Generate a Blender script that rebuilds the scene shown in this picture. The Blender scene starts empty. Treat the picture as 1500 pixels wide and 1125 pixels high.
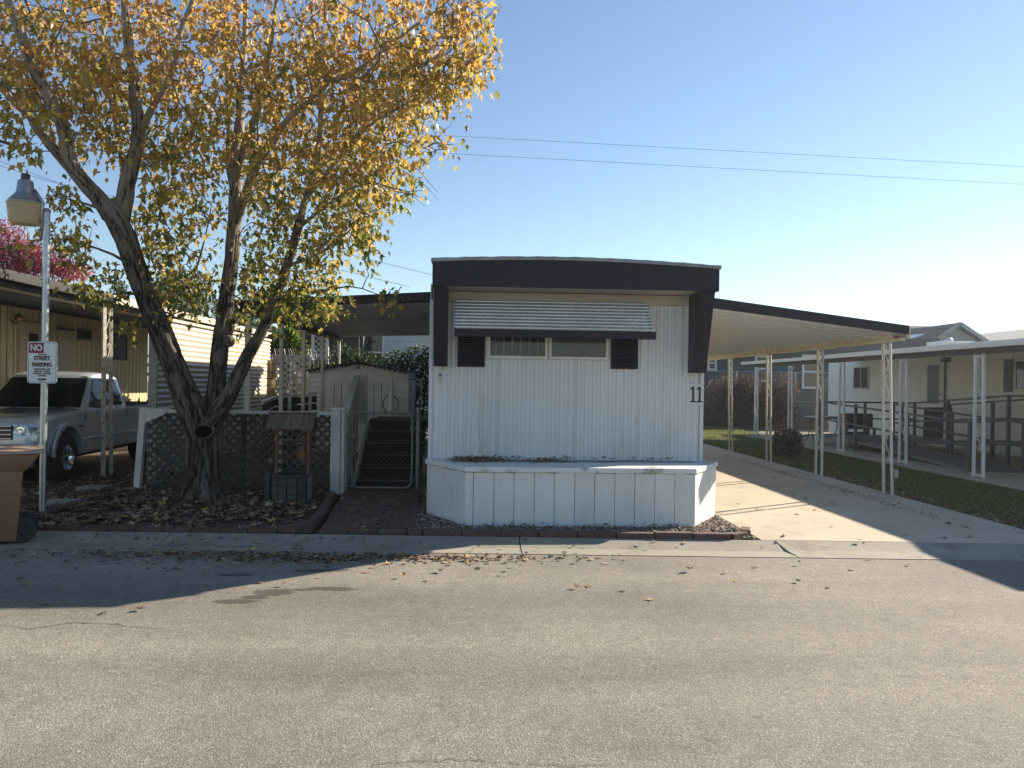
import bpy, bmesh, math, random
import numpy as np
from mathutils import Vector, Matrix, noise
random.seed(7); RNG = np.random.default_rng(7)
sc = bpy.context.scene
col = sc.collection
R = math.radians
pi = math.pi

# ------------------------------------------------------------------ camera
FPX = 1127.0; CAMH = 1.6
YAW = R(2.39); ROLL = R(0.8)
F = Vector((math.sin(YAW), math.cos(YAW), 0)); Rt0 = Vector((math.cos(YAW), -math.sin(YAW), 0)); Z = Vector((0, 0, 1))
RT = Rt0*math.cos(ROLL) + Z*math.sin(ROLL); UP = -Rt0*math.sin(ROLL) + Z*math.cos(ROLL)
cam = bpy.data.cameras.new('camera'); cam.sensor_width = 36; cam.lens = FPX/1500*36
cam.clip_end = 2000; cam.clip_start = 0.05
co = bpy.data.objects.new('camera', cam); col.objects.link(co)
M = Matrix((RT, UP, -F)).transposed().to_4x4(); M.translation = Vector((0, 0, CAMH)); co.matrix_world = M
sc.camera = co

# ------------------------------------------------------------------ sky and sun
SUN_AZ = R(58.6); SUN_EL = R(25.7)      # azimuth from +Y towards +X
w = bpy.data.worlds.new("World"); sc.world = w; w.use_nodes = True
nt = w.node_tree; nt.nodes.clear()
sky = nt.nodes.new('ShaderNodeTexSky'); sky.sky_type = 'NISHITA'; sky.sun_disc = False
sky.sun_elevation = SUN_EL; sky.sun_rotation = SUN_AZ
sky.altitude = 100; sky.air_density = 1.0; sky.dust_density = 0.0; sky.ozone_density = 2.0
bg = nt.nodes.new('ShaderNodeBackground'); bg.inputs[1].default_value = 0.063
wo = nt.nodes.new('ShaderNodeOutputWorld')
nt.links.new(sky.outputs[0], bg.inputs[0]); nt.links.new(bg.outputs[0], wo.inputs[0])
sd = Vector((math.sin(SUN_AZ)*math.cos(SUN_EL), math.cos(SUN_AZ)*math.cos(SUN_EL), math.sin(SUN_EL)))
sl = bpy.data.lights.new('sun', 'SUN'); sl.energy = 4.8; sl.angle = R(0.5); sl.color = (1.0, 0.86, 0.68)
so = bpy.data.objects.new('sun', sl); col.objects.link(so)
so.rotation_euler = (-sd).to_track_quat('-Z', 'Y').to_euler()
sc.view_settings.view_transform = 'Standard'; sc.view_settings.look = 'None'
sc.view_settings.gamma = 1; sc.view_settings.use_curve_mapping = False
sc.view_settings.exposure = 1.4
sc.cycles.max_bounces = 8; sc.cycles.transparent_max_bounces = 12

# ------------------------------------------------------------------ photo measurements -> places
def ray(px, py): return F + RT*((px-750)/FPX) + UP*((562.5-py)/FPX)
def G(px, py, z=0.0):
    r = ray(px, py); return Vector((0, 0, CAMH)) + r*((z-CAMH)/r.z)
def AY(px, py, y):
    r = ray(px, py); return Vector((0, 0, CAMH)) + r*(y/r.y)
def AX(px, py, x):
    r = ray(px, py); return Vector((0, 0, CAMH)) + r*(x/r.x)

# ------------------------------------------------------------------ materials
def _n(nt, t, **k):
    n = nt.nodes.new(t)
    for a, b in k.items(): setattr(n, a, b)
    return n
def rgba(c): return (c[0], c[1], c[2], 1)
def mat(name, c1, c2=None, rough=0.75, scale=6.0, detail=6, lo=0.35, hi=0.65, bump=0.0, bscale=60.0, bdist=0.01,
        metal=0.0, stretch=(1, 1, 1), spots=None, island=0.0, spec=0.5):
    m = bpy.data.materials.new(name); m.use_nodes = True; nt = m.node_tree; L = nt.links.new
    b = nt.nodes['Principled BSDF']; b.inputs['Roughness'].default_value = rough; b.inputs['Metallic'].default_value = metal
    b.inputs['Specular IOR Level'].default_value = spec
    tc = _n(nt, 'ShaderNodeTexCoord'); mp = _n(nt, 'ShaderNodeMapping'); mp.inputs['Scale'].default_value = stretch
    L(tc.outputs['Object'], mp.inputs['Vector'])
    if c2 is None: c2 = tuple(x*0.8 for x in c1)
    no = _n(nt, 'ShaderNodeTexNoise'); no.inputs['Scale'].default_value = scale; no.inputs['Detail'].default_value = detail
    no.inputs['Roughness'].default_value = 0.6
    L(mp.outputs[0], no.inputs['Vector'])
    cr = _n(nt, 'ShaderNodeValToRGB'); cr.color_ramp.elements[0].position = lo; cr.color_ramp.elements[1].position = hi
    cr.color_ramp.elements[0].color = rgba(c1); cr.color_ramp.elements[1].color = rgba(c2)
    L(no.outputs['Fac'], cr.inputs['Fac']); out = cr.outputs['Color']
    if spots:                                   # (colour, scale, threshold lo, hi)
        n2 = _n(nt, 'ShaderNodeTexNoise'); n2.inputs['Scale'].default_value = spots[1]; n2.inputs['Detail'].default_value = 8
        n2.inputs['Roughness'].default_value = 0.7
        L(mp.outputs[0], n2.inputs['Vector'])
        r2 = _n(nt, 'ShaderNodeMapRange'); r2.inputs['From Min'].default_value = spots[2]; r2.inputs['From Max'].default_value = spots[3]
        L(n2.outputs['Fac'], r2.inputs['Value'])
        mx = _n(nt, 'ShaderNodeMix', data_type='RGBA'); mx.inputs['B'].default_value = rgba(spots[0])
        L(r2.outputs[0], mx.inputs['Factor']); L(out, mx.inputs['A']); out = mx.outputs['Result']
    if island:
        g = _n(nt, 'ShaderNodeNewGeometry'); mr = _n(nt, 'ShaderNodeMapRange')
        mr.inputs['To Min'].default_value = 1-island; mr.inputs['To Max'].default_value = 1+island
        oi = _n(nt, 'ShaderNodeObjectInfo'); ad = _n(nt, 'ShaderNodeMath', operation='ADD'); fr = _n(nt, 'ShaderNodeMath', operation='FRACT')
        L(g.outputs['Random Per Island'], ad.inputs[0]); L(oi.outputs['Random'], ad.inputs[1]); L(ad.outputs[0], fr.inputs[0])
        L(fr.outputs[0], mr.inputs['Value'])
        vm = _n(nt, 'ShaderNodeVectorMath', operation='SCALE'); L(out, vm.inputs[0]); L(mr.outputs[0], vm.inputs['Scale']); out = vm.outputs[0]
    L(out, b.inputs['Base Color'])
    if bump:
        n3 = _n(nt, 'ShaderNodeTexNoise'); n3.inputs['Scale'].default_value = bscale; n3.inputs['Detail'].default_value = 5
        L(mp.outputs[0], n3.inputs['Vector'])
        bp = _n(nt, 'ShaderNodeBump'); bp.inputs['Strength'].default_value = bump; bp.inputs['Distance'].default_value = bdist
        L(n3.outputs['Fac'], bp.inputs['Height']); L(bp.outputs[0], b.inputs['Normal'])
    return m
def ramp_island(name, stops, rough=0.6, trans=0.0, extra=None):
    m = bpy.data.materials.new(name); m.use_nodes = True; nt = m.node_tree; L = nt.links.new
    b = nt.nodes['Principled BSDF']; b.inputs['Roughness'].default_value = rough; b.inputs['Specular IOR Level'].default_value = 0.3
    g = _n(nt, 'ShaderNodeNewGeometry'); oi = _n(nt, 'ShaderNodeObjectInfo')
    ad = _n(nt, 'ShaderNodeMath', operation='ADD'); fr = _n(nt, 'ShaderNodeMath', operation='FRACT')
    L(g.outputs['Random Per Island'], ad.inputs[0]); L(oi.outputs['Random'], ad.inputs[1]); L(ad.outputs[0], fr.inputs[0])
    fac = fr.outputs[0]
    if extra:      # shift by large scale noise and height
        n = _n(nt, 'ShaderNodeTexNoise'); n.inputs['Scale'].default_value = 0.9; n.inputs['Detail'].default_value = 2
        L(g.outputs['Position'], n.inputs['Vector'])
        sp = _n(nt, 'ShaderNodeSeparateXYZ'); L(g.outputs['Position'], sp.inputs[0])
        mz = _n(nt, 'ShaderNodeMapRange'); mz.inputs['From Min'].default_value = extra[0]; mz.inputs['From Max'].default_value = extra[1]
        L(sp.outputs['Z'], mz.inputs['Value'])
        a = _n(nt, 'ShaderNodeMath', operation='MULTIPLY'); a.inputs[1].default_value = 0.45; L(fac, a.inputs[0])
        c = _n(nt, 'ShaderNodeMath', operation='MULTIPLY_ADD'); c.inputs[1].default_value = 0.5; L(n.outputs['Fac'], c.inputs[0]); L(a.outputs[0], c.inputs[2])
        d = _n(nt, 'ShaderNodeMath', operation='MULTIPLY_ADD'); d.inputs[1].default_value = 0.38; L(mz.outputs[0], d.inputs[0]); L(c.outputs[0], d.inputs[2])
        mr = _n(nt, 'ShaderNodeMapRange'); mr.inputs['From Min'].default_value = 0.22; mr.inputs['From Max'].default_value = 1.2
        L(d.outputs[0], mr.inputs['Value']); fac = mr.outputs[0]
    cr = _n(nt, 'ShaderNodeValToRGB'); e = cr.color_ramp.elements
    e[0].position = stops[0][0]; e[0].color = rgba(stops[0][1]); e[1].position = stops[-1][0]; e[1].color = rgba(stops[-1][1])
    for p, c in stops[1:-1]: x = e.new(p); x.color = rgba(c)
    L(fac, cr.inputs['Fac']); L(cr.outputs['Color'], b.inputs['Base Color'])
    if trans:
        t = _n(nt, 'ShaderNodeBsdfTranslucent'); hs = _n(nt, 'ShaderNodeHueSaturation'); hs.inputs['Saturation'].default_value = 1.0; hs.inputs['Value'].default_value = 1.5
        L(cr.outputs['Color'], hs.inputs['Color']); L(hs.outputs[0], t.inputs['Color'])
        mx = _n(nt, 'ShaderNodeMixShader'); mx.inputs[0].default_value = trans
        o = nt.nodes['Material Output']; L(b.outputs[0], mx.inputs[1]); L(t.outputs[0], mx.inputs[2]); L(mx.outputs[0], o.inputs['Surface'])
    return m
def asphalt_mat():
    m = bpy.data.materials.new('asphalt'); m.use_nodes = True; nt = m.node_tree; L = nt.links.new
    b = nt.nodes['Principled BSDF']; b.inputs['Roughness'].default_value = 0.88; b.inputs['Specular IOR Level'].default_value = 0.35
    tc = _n(nt, 'ShaderNodeTexCoord'); P = tc.outputs['Object']
    v = _n(nt, 'ShaderNodeTexVoronoi'); v.inputs['Scale'].default_value = 165; L(P, v.inputs['Vector'])
    cr = _n(nt, 'ShaderNodeValToRGB'); e = cr.color_ramp.elements
    e[0].position = 0.0; e[0].color = (.14, .13, .103, 1); e[1].position = 1.0; e[1].color = (.38, .358, .295, 1)
    x = e.new(.35); x.color = (.185, .174, .151, 1); x = e.new(.8); x.color = (.238, .224, .194, 1)
    sp = _n(nt, 'ShaderNodeSeparateXYZ'); L(v.outputs['Color'], sp.inputs[0]); L(sp.outputs[0], cr.inputs['Fac'])
    n = _n(nt, 'ShaderNodeTexNoise'); n.inputs['Scale'].default_value = .55; n.inputs['Detail'].default_value = 5; n.inputs['Roughness'].default_value = .62; L(P, n.inputs['Vector'])
    mr = _n(nt, 'ShaderNodeMapRange'); mr.inputs['From Min'].default_value = .3; mr.inputs['From Max'].default_value = .7; mr.inputs['To Min'].default_value = .78; mr.inputs['To Max'].default_value = 1.18
    L(n.outputs['Fac'], mr.inputs['Value'])
    n5 = _n(nt, 'ShaderNodeTexNoise'); n5.inputs['Scale'].default_value = 9; n5.inputs['Detail'].default_value = 6; n5.inputs['Roughness'].default_value = .7; L(P, n5.inputs['Vector'])
    m5 = _n(nt, 'ShaderNodeMapRange'); m5.inputs['From Min'].default_value = .3; m5.inputs['From Max'].default_value = .7; m5.inputs['To Min'].default_value = .85; m5.inputs['To Max'].default_value = 1.15
    L(n5.outputs['Fac'], m5.inputs['Value']); mu0 = _n(nt, 'ShaderNodeMath', operation='MULTIPLY'); L(mr.outputs[0], mu0.inputs[0]); L(m5.outputs[0], mu0.inputs[1])
    mp6 = _n(nt, 'ShaderNodeMapping'); mp6.inputs['Scale'].default_value = (.10, .9, 1); L(P, mp6.inputs['Vector'])
    n6 = _n(nt, 'ShaderNodeTexNoise'); n6.inputs['Scale'].default_value = 1.1; n6.inputs['Detail'].default_value = 4; L(mp6.outputs[0], n6.inputs['Vector'])
    m6 = _n(nt, 'ShaderNodeMapRange'); m6.inputs['From Min'].default_value = .35; m6.inputs['From Max'].default_value = .65; m6.inputs['To Min'].default_value = .78; m6.inputs['To Max'].default_value = 1.1; L(n6.outputs['Fac'], m6.inputs['Value'])
    mu = _n(nt, 'ShaderNodeMath', operation='MULTIPLY'); L(mu0.outputs[0], mu.inputs[0]); L(m6.outputs[0], mu.inputs[1])
    vm = _n(nt, 'ShaderNodeVectorMath', operation='SCALE'); L(cr.outputs['Color'], vm.inputs[0]); L(mu.outputs[0], vm.inputs['Scale'])
    # damp patches: (x, y, rx, ry) on the ground, edges broken by noise
    prev = None
    nd = _n(nt, 'ShaderNodeTexNoise'); nd.inputs['Scale'].default_value = 7; nd.inputs['Detail'].default_value = 7; nd.inputs['Roughness'].default_value = .65; L(P, nd.inputs['Vector'])
    for (px, py, rx, ry) in ((345,881,.20,.075),(400,868,.19,.12),(374,875,.14,.08),(482,863,.24,.085),(447,864,.14,.05),(470,836,.30,.08),(345,842,.20,.06)):
        c = G(px, py); a = _n(nt, 'ShaderNodeVectorMath', operation='SUBTRACT'); a.inputs[1].default_value = (c.x, c.y, 0); L(P, a.inputs[0])
        s_ = _n(nt, 'ShaderNodeVectorMath', operation='MULTIPLY'); k_ = 1 if px < 580 else .62; s_.inputs[1].default_value = (k_/rx, k_/ry, 0); L(a.outputs[0], s_.inputs[0])
        l_ = _n(nt, 'ShaderNodeVectorMath', operation='LENGTH'); L(s_.outputs[0], l_.inputs[0])
        if prev is None: prev = l_.outputs['Value']
        else:
            mi = _n(nt, 'ShaderNodeMath', operation='MINIMUM'); L(prev, mi.inputs[0]); L(l_.outputs['Value'], mi.inputs[1]); prev = mi.outputs[0]
    ad2 = _n(nt, 'ShaderNodeMath', operation='MULTIPLY_ADD'); ad2.inputs[1].default_value = 1.5; L(nd.outputs['Fac'], ad2.inputs[0]); L(prev, ad2.inputs[2])
    wr = _n(nt, 'ShaderNodeMapRange'); wr.inputs['From Min'].default_value = 1.42; wr.inputs['From Max'].default_value = 1.62; wr.inputs['To Min'].default_value = .42; wr.inputs['To Max'].default_value = 1; L(ad2.outputs[0], wr.inputs['Value'])
    vm2 = _n(nt, 'ShaderNodeVectorMath', operation='SCALE'); L(vm.outputs[0], vm2.inputs[0]); L(wr.outputs[0], vm2.inputs['Scale'])
    L(vm2.outputs[0], b.inputs['Base Color'])
    n2 = _n(nt, 'ShaderNodeTexNoise'); n2.inputs['Scale'].default_value = 70; n2.inputs['Detail'].default_value = 4; L(P, n2.inputs['Vector'])
    ad = _n(nt, 'ShaderNodeMath', operation='ADD'); L(v.outputs['Distance'], ad.inputs[0]); L(n2.outputs['Fac'], ad.inputs[1])
    bp = _n(nt, 'ShaderNodeBump'); bp.inputs['Strength'].default_value = .5; bp.inputs['Distance'].default_value = .0035; L(ad.outputs[0], bp.inputs['Height']); L(bp.outputs[0], b.inputs['Normal'])
    return m
def bark_mat():
    m = bpy.data.materials.new('bark'); m.use_nodes = True; nt = m.node_tree; L = nt.links.new
    b = nt.nodes['Principled BSDF']; b.inputs['Roughness'].default_value = 0.95; b.inputs['Specular IOR Level'].default_value = 0.15
    at = _n(nt, 'ShaderNodeAttribute'); at.attribute_name = 'crack'
    g = _n(nt, 'ShaderNodeNewGeometry'); mp = _n(nt, 'ShaderNodeMapping'); mp.inputs['Scale'].default_value = (1, 1, .13); L(g.outputs['Position'], mp.inputs['Vector'])
    n = _n(nt, 'ShaderNodeTexNoise'); n.inputs['Scale'].default_value = 44; n.inputs['Detail'].default_value = 7; n.inputs['Roughness'].default_value = .7; L(mp.outputs[0], n.inputs['Vector'])
    cr = _n(nt, 'ShaderNodeValToRGB'); e = cr.color_ramp.elements
    e[0].position = .36; e[0].color = (.018, .015, .012, 1); e[1].position = .72; e[1].color = (.16, .14, .112, 1)
    x = e.new(.5); x.color = (.065, .056, .045, 1)
    ad = _n(nt, 'ShaderNodeMath', operation='MULTIPLY_ADD'); ad.inputs[1].default_value = -.38; L(at.outputs['Fac'], ad.inputs[0]); L(n.outputs['Fac'], ad.inputs[2])
    a2 = _n(nt, 'ShaderNodeMath', operation='ADD'); a2.inputs[1].default_value = .16; L(ad.outputs[0], a2.inputs[0])
    L(a2.outputs[0], cr.inputs['Fac'])
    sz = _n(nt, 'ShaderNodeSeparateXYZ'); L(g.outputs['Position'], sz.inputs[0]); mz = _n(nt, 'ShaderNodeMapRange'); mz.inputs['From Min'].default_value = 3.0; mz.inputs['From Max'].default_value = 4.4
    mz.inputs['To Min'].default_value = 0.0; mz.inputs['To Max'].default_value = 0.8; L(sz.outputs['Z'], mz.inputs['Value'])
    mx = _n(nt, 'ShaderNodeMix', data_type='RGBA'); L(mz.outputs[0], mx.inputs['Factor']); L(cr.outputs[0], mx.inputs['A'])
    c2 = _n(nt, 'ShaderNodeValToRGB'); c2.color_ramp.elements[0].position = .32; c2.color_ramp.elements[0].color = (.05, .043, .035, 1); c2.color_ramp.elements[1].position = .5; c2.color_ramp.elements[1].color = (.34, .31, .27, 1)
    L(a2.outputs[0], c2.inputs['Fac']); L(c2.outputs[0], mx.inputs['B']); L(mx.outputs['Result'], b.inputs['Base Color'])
    bp = _n(nt, 'ShaderNodeBump'); bp.inputs['Strength'].default_value = .9; bp.inputs['Distance'].default_value = .02; L(n.outputs['Fac'], bp.inputs['Height']); L(bp.outputs[0], b.inputs['Normal'])
    return m
def glass_mat(name, c, rough=.05, alpha=None, spec=.8):
    m = bpy.data.materials.new(name); m.use_nodes = True; b = m.node_tree.nodes['Principled BSDF']
    b.inputs['Base Color'].default_value = rgba(c); b.inputs['Roughness'].default_value = rough; b.inputs['Specular IOR Level'].default_value = spec
    if alpha: b.inputs['Alpha'].default_value = alpha
    return m
MT = dict(
 asphalt=asphalt_mat(), bark=bark_mat(),
 concrete=mat('concrete', (.50, .435, .33), (.38, .33, .25), .85, .9, 8, .3, .7, .4, 90, .004, spots=((.30, .255, .19), 1.7, .54, .75)),
 gutter=mat('gutter_concrete', (.30, .28, .235), (.22, .205, .17), .85, 1.6, 8, .3, .7, .4, 90, .004, spots=((.13, .12, .10), 2.3, .55, .72)),
 soil=mat('soil', (.055, .042, .03), (.10, .078, .055), .95, 9, 8, .35, .65, 1.0, 40, .03),
 terrain=mat('terrain', (.11, .10, .07), (.16, .14, .10), .95, .8, 8, .35, .65, .6, 20, .03),
 lawn=mat('lawn_soil', (.06, .065, .028), (.12, .095, .055), .95, 5, 8, .35, .65, .8, 60, .02),
 white=mat('white_siding_paint', (.64, .65, .64), (.56, .57, .56), .5, 3, 5, .3, .7, stretch=(1, 1, .22), spots=((.40, .40, .36), 2.6, .57, .80)),
 plank=mat('planter_paint', (.66, .67, .65), (.57, .58, .56), .6, 4, 6, .35, .7, .2, 120, .002, stretch=(1, 1, .35), spots=((.33, .32, .28), 3.2, .60, .80), island=.04),
 ptop=mat('planter_top_paint', (.66, .68, .68), (.60, .62, .62), .6, 3, 6, spots=((.16, .17, .14), 2.1, .54, .66)),
 navy=mat('dark_trim_paint', (.013, .010, .019), (.018, .013, .024), .5, 3, 4, spec=.3),
 tan=mat('tan_trim', (.50, .45, .38), (.42, .38, .32), .6, 4, 5),
 louver=mat('awning_metal', (.54, .58, .61), (.44, .47, .51), .35, 5, 4, metal=.35),
 alum=mat('window_frame_metal', (.62, .60, .54), (.5, .48, .43), .45, 9, 4, metal=.3),
 roofm=mat('roof_coating', (.30, .33, .32), (.18, .20, .20), .8, 3, 6),
 pan=mat('roof_pan_paint', (.64, .67, .69), (.58, .61, .63), .55, 3, 5, spots=((.50, .45, .36), 2.5, .62, .8)),
 pan2=mat('grey_pan_metal', (.52, .55, .57), (.38, .40, .42), .36, 2.5, 5, metal=.3, stretch=(.4, 3, 1)),
 valance=mat('stained_valance', (.68, .62, .48), (.52, .44, .31), .7, 9, 6, .4, .6),
 post=mat('post_white_paint', (.62, .60, .55), (.50, .48, .43), .55, 14, 6, spots=((.30, .24, .16), 11, .60, .72)),
 postw=mat('post_clean_paint', (.70, .71, .70), (.62, .63, .62), .5, 14, 5),
 postold=mat('peeling_post_paint', (.62, .60, .54), (.45, .42, .36), .8, 16, 8, .4, .6, .5, 80, .004, spots=((.16, .14, .11), 22, .55, .62)),
 lattice=mat('lattice_grey_wood', (.078, .075, .065), (.052, .05, .043), .9, 14, 7, spots=((.17, .17, .155), 7, .62, .72), bump=.3, island=.18),
 lattw=mat('lattice_white_wood', (.52, .50, .45), (.42, .40, .36), .8, 14, 6),
 fpost=mat('fence_white_paint', (.60, .60, .57), (.48, .48, .45), .7, 12, 6, spots=((.24, .22, .19), 8, .6, .74), stretch=(1, 1, .3)),
 edging=mat('red_edging_concrete', (.115, .062, .054), (.08, .05, .045), .9, 16, 6, bump=.4, bscale=120, bdist=.004, island=.15),
 paver=mat('red_paver', (.125, .070, .058), (.09, .055, .048), .9, 12, 6, bump=.4, bscale=140, bdist=.003, island=.16),
 soilfilm=mat('dirt_film', (.30, .30, .27), (.16, .16, .135), .95, 7, 8, .4, .6),
 step=mat('step_carpet', (.008, .008, .010), (.015, .015, .016), .95, 30, 5, bump=.4),
 stepface=mat('step_edge', (.10, .075, .065), (.07, .055, .05), .9, 12, 5),
 galv=mat('galvanised_steel', (.42, .45, .47), (.30, .33, .36), .32, 10, 5, metal=.8),
 meshw=mat('rusted_wire', (.13, .125, .11), (.08, .075, .07), .8, 14, 5),
 galvd=mat('weathered_steel', (.24, .24, .22), (.16, .16, .15), .5, 14, 5, metal=.6),
 cedar=mat('old_cedar', (.13, .105, .08), (.085, .07, .055), .9, 16, 6, stretch=(1, 1, .2), bump=.3, island=.2),
 cedarr=mat('red_cedar', (.22, .09, .045), (.15, .065, .035), .85, 16, 6, stretch=(1, 1, .2), island=.1),
 stave=mat('weathered_stave', (.085, .08, .07), (.05, .048, .043), .9, 12, 6, stretch=(1, 1, 3), bump=.4, island=.22),
 cream=mat('cream_panel', (.56, .46, .26), (.48, .39, .22), .7, 2, 5, stretch=(1, 1, .5)),
 creamd=mat('cream_door', (.46, .39, .26), (.40, .34, .22), .6, 3, 4),
 gutw=mat('white_gutter_paint', (.82, .84, .85), (.74, .76, .77), .45, 3, 4),
 soffit=mat('grey_soffit', (.42, .40, .35), (.34, .32, .28), .7, 3, 5),
 corr=mat('corrugated_cream', (.50, .45, .36), (.43, .39, .31), .5, 3, 5, metal=.1),
 cream2=mat('pale_house_siding', (.82, .82, .76), (.75, .75, .69), .7, 2, 4, spots=((.34, .33, .28), 2, .6, .8)),
 teal=mat('dark_teal_siding', (.055, .085, .10), (.045, .07, .085), .75, 2, 4),
 tealr=mat('dark_roof', (.05, .065, .075), (.04, .05, .06), .8, 5, 4),
 shingle=mat('grey_shingles', (.15, .145, .12), (.07, .07, .06), .9, 7, 8, .4, .6, bump=.5, bscale=30, island=.25),
 doorglass=mat('storm_door_glass', (.05, .075, .10), (.04, .06, .08), .3, 2, 2),
 sage=mat('sage_siding', (.30, .34, .32), (.25, .29, .275), .8, 3, 4),
 bluehouse=mat('pale_blue_siding', (.42, .50, .56), (.36, .43, .48), .7, 3, 4),
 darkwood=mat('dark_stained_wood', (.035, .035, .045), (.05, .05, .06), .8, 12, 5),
 rail=mat('dark_rail_paint', (.06, .07, .085), (.045, .05, .06), .5, 10, 4),
 ramp=mat('ramp_deck', (.20, .20, .20), (.15, .15, .15), .85, 3, 5),
 shed=mat('shed_beige', (.76, .80, .82), (.68, .71, .72), .65, 3, 5, spots=((.3, .26, .2), 3, .6, .8)),
 shedl=mat('shed_dark_trim', (.055, .048, .042), (.04, .036, .032), .7, 9, 4),
 signw=mat('sign_white', (.62, .66, .68), (.54, .58, .60), .4, 8, 4),
 signr=mat('sign_red', (.20, .012, .018), (.15, .01, .015), .5, 8, 4),
 signk=mat('sign_dark_ink', (.075, .01, .018), (.055, .01, .014), .6, 8, 4),
 bin=mat('bin_brown_plastic', (.225, .112, .062), (.18, .088, .05), .5, 6, 6, bump=.15, bscale=200, bdist=.002, spots=((.27, .19, .14), 5, .6, .8)),
 lid=mat('dusty_skylit_lid', (.34, .27, .21), (.24, .165, .12), .55, 5, 6, .35, .65),  # paler than the body: dust, plus sky light put into the colour
 rubber=mat('rubber', (.018, .018, .018), (.03, .028, .026), .8, 20, 5),
 plastic=mat('black_plastic', (.02, .02, .022), (.03, .03, .03), .45, 8, 4),
 chrome=mat('chrome', (.72, .73, .75), (.6, .6, .6), .14, 8, 3, metal=1.0),
 paint=mat('silver_car_paint', (.54, .60, .67), (.49, .55, .61), .26, 2, 4, metal=.3, spots=((.28, .26, .22), 3, .58, .8)),
 lensw=mat('headlight_lens', (.62, .64, .60), (.14, .15, .15), .10, 16, 3, .42, .58, metal=.6),
 amber=ramp_island('lamp_lens_yellowed', [(0, (.66, .58, .42)), (1, (.60, .50, .34))], .3, .55),
 copper=mat('porch_lamp_brass', (.36, .22, .10), (.2, .12, .06), .35, 9, 3, metal=.8),
 gravel=ramp_island('gravel', [(0, (.07, .055, .045)), (.5, (.19, .155, .12)), (.8, (.30, .26, .21)), (1, (.42, .39, .34))], .9),
 litter=ramp_island('dry_leaves', [(0, (.05, .035, .024)), (.45, (.15, .10, .06)), (.75, (.28, .20, .12)), (.93, (.40, .31, .20)), (1, (.40, .27, .05))], .8),
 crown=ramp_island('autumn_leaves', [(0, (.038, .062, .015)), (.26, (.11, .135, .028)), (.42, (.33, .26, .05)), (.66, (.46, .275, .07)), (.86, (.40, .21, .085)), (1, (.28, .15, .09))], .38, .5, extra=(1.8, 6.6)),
 pink=ramp_island('pink_leaves', [(0, (.16, .02, .035)), (.5, (.34, .05, .08)), (1, (.42, .13, .15))], .6, .45),
 ever=ramp_island('evergreen_leaves', [(0, (.014, .03, .010)), (.6, (.035, .065, .018)), (1, (.085, .12, .028))], .55, .25),
 bright=ramp_island('lime_leaves', [(0, (.05, .10, .015)), (1, (.16, .22, .03))], .55, .4),
 brownb=ramp_island('dry_shrub_leaves', [(0, (.05, .035, .028)), (.6, (.11, .075, .055)), (1, (.20, .13, .09))], .8, .2),
 farleaf=ramp_island('far_tree_leaves', [(0, (.10, .13, .08)), (1, (.17, .19, .12))], .7, .3),
 grass=ramp_island('grass_blades', [(0, (.05, .075, .02)), (.5, (.10, .14, .035)), (.8, (.19, .20, .07)), (1, (.28, .24, .12))], .6, .35),
 twig=mat('twig_bark', (.10, .075, .055), (.16, .125, .09), .9, 20, 4),
 glass=glass_mat('window_glass', (.02, .025, .03)), cglass=glass_mat('car_glass', (.006, .010, .011), .05, spec=.16),
 pane=glass_mat('clear_pane', (.03, .035, .04), .05, .38),
 curtain=mat('curtain', (.36, .35, .31), (.26, .25, .23), .9, 5, 4, stretch=(3, 3, .3)),
 curtaind=mat('dark_curtain', (.13, .13, .12), (.09, .09, .085), .9, 5, 4),
 wire=mat('cable', (.20, .22, .25), (.17, .19, .22), .6, 5, 2),
 blue=mat('blue_plastic', (.012, .05, .16), (.01, .04, .12), .5, 6, 4), green=mat('green_bag', (.01, .10, .045), (.01, .07, .03), .5, 6, 4),
 orange=mat('orange_box', (.42, .10, .04), (.32, .08, .03), .7, 6, 4),
 crack=mat('crack_dark', (.05, .045, .038), (.08, .07, .06), .95, 30, 4),  # one dark tone for cracks, joint beds, backings and the left beam
 wet=mat('damp_asphalt', (.045, .041, .036), (.075, .068, .058), .95, 60, 5, bump=.5, bscale=120, bdist=.004),
 cavshade=mat('hollow_shade', (.004, .003, .003), (.006, .005, .004), 1.0, 6, 3, spec=0.0),
 ink=mat('black_numeral', (.012, .014, .014), (.02, .02, .02), .5, 6, 3),
 meter=mat('meter_grey', (.42, .42, .40), (.35, .35, .33), .5, 6, 3),
)

MT['paint'].node_tree.nodes['Principled BSDF'].inputs['Coat Weight'].default_value = 1.0
MT['paint'].node_tree.nodes['Principled BSDF'].inputs['Coat Roughness'].default_value = .04
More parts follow.
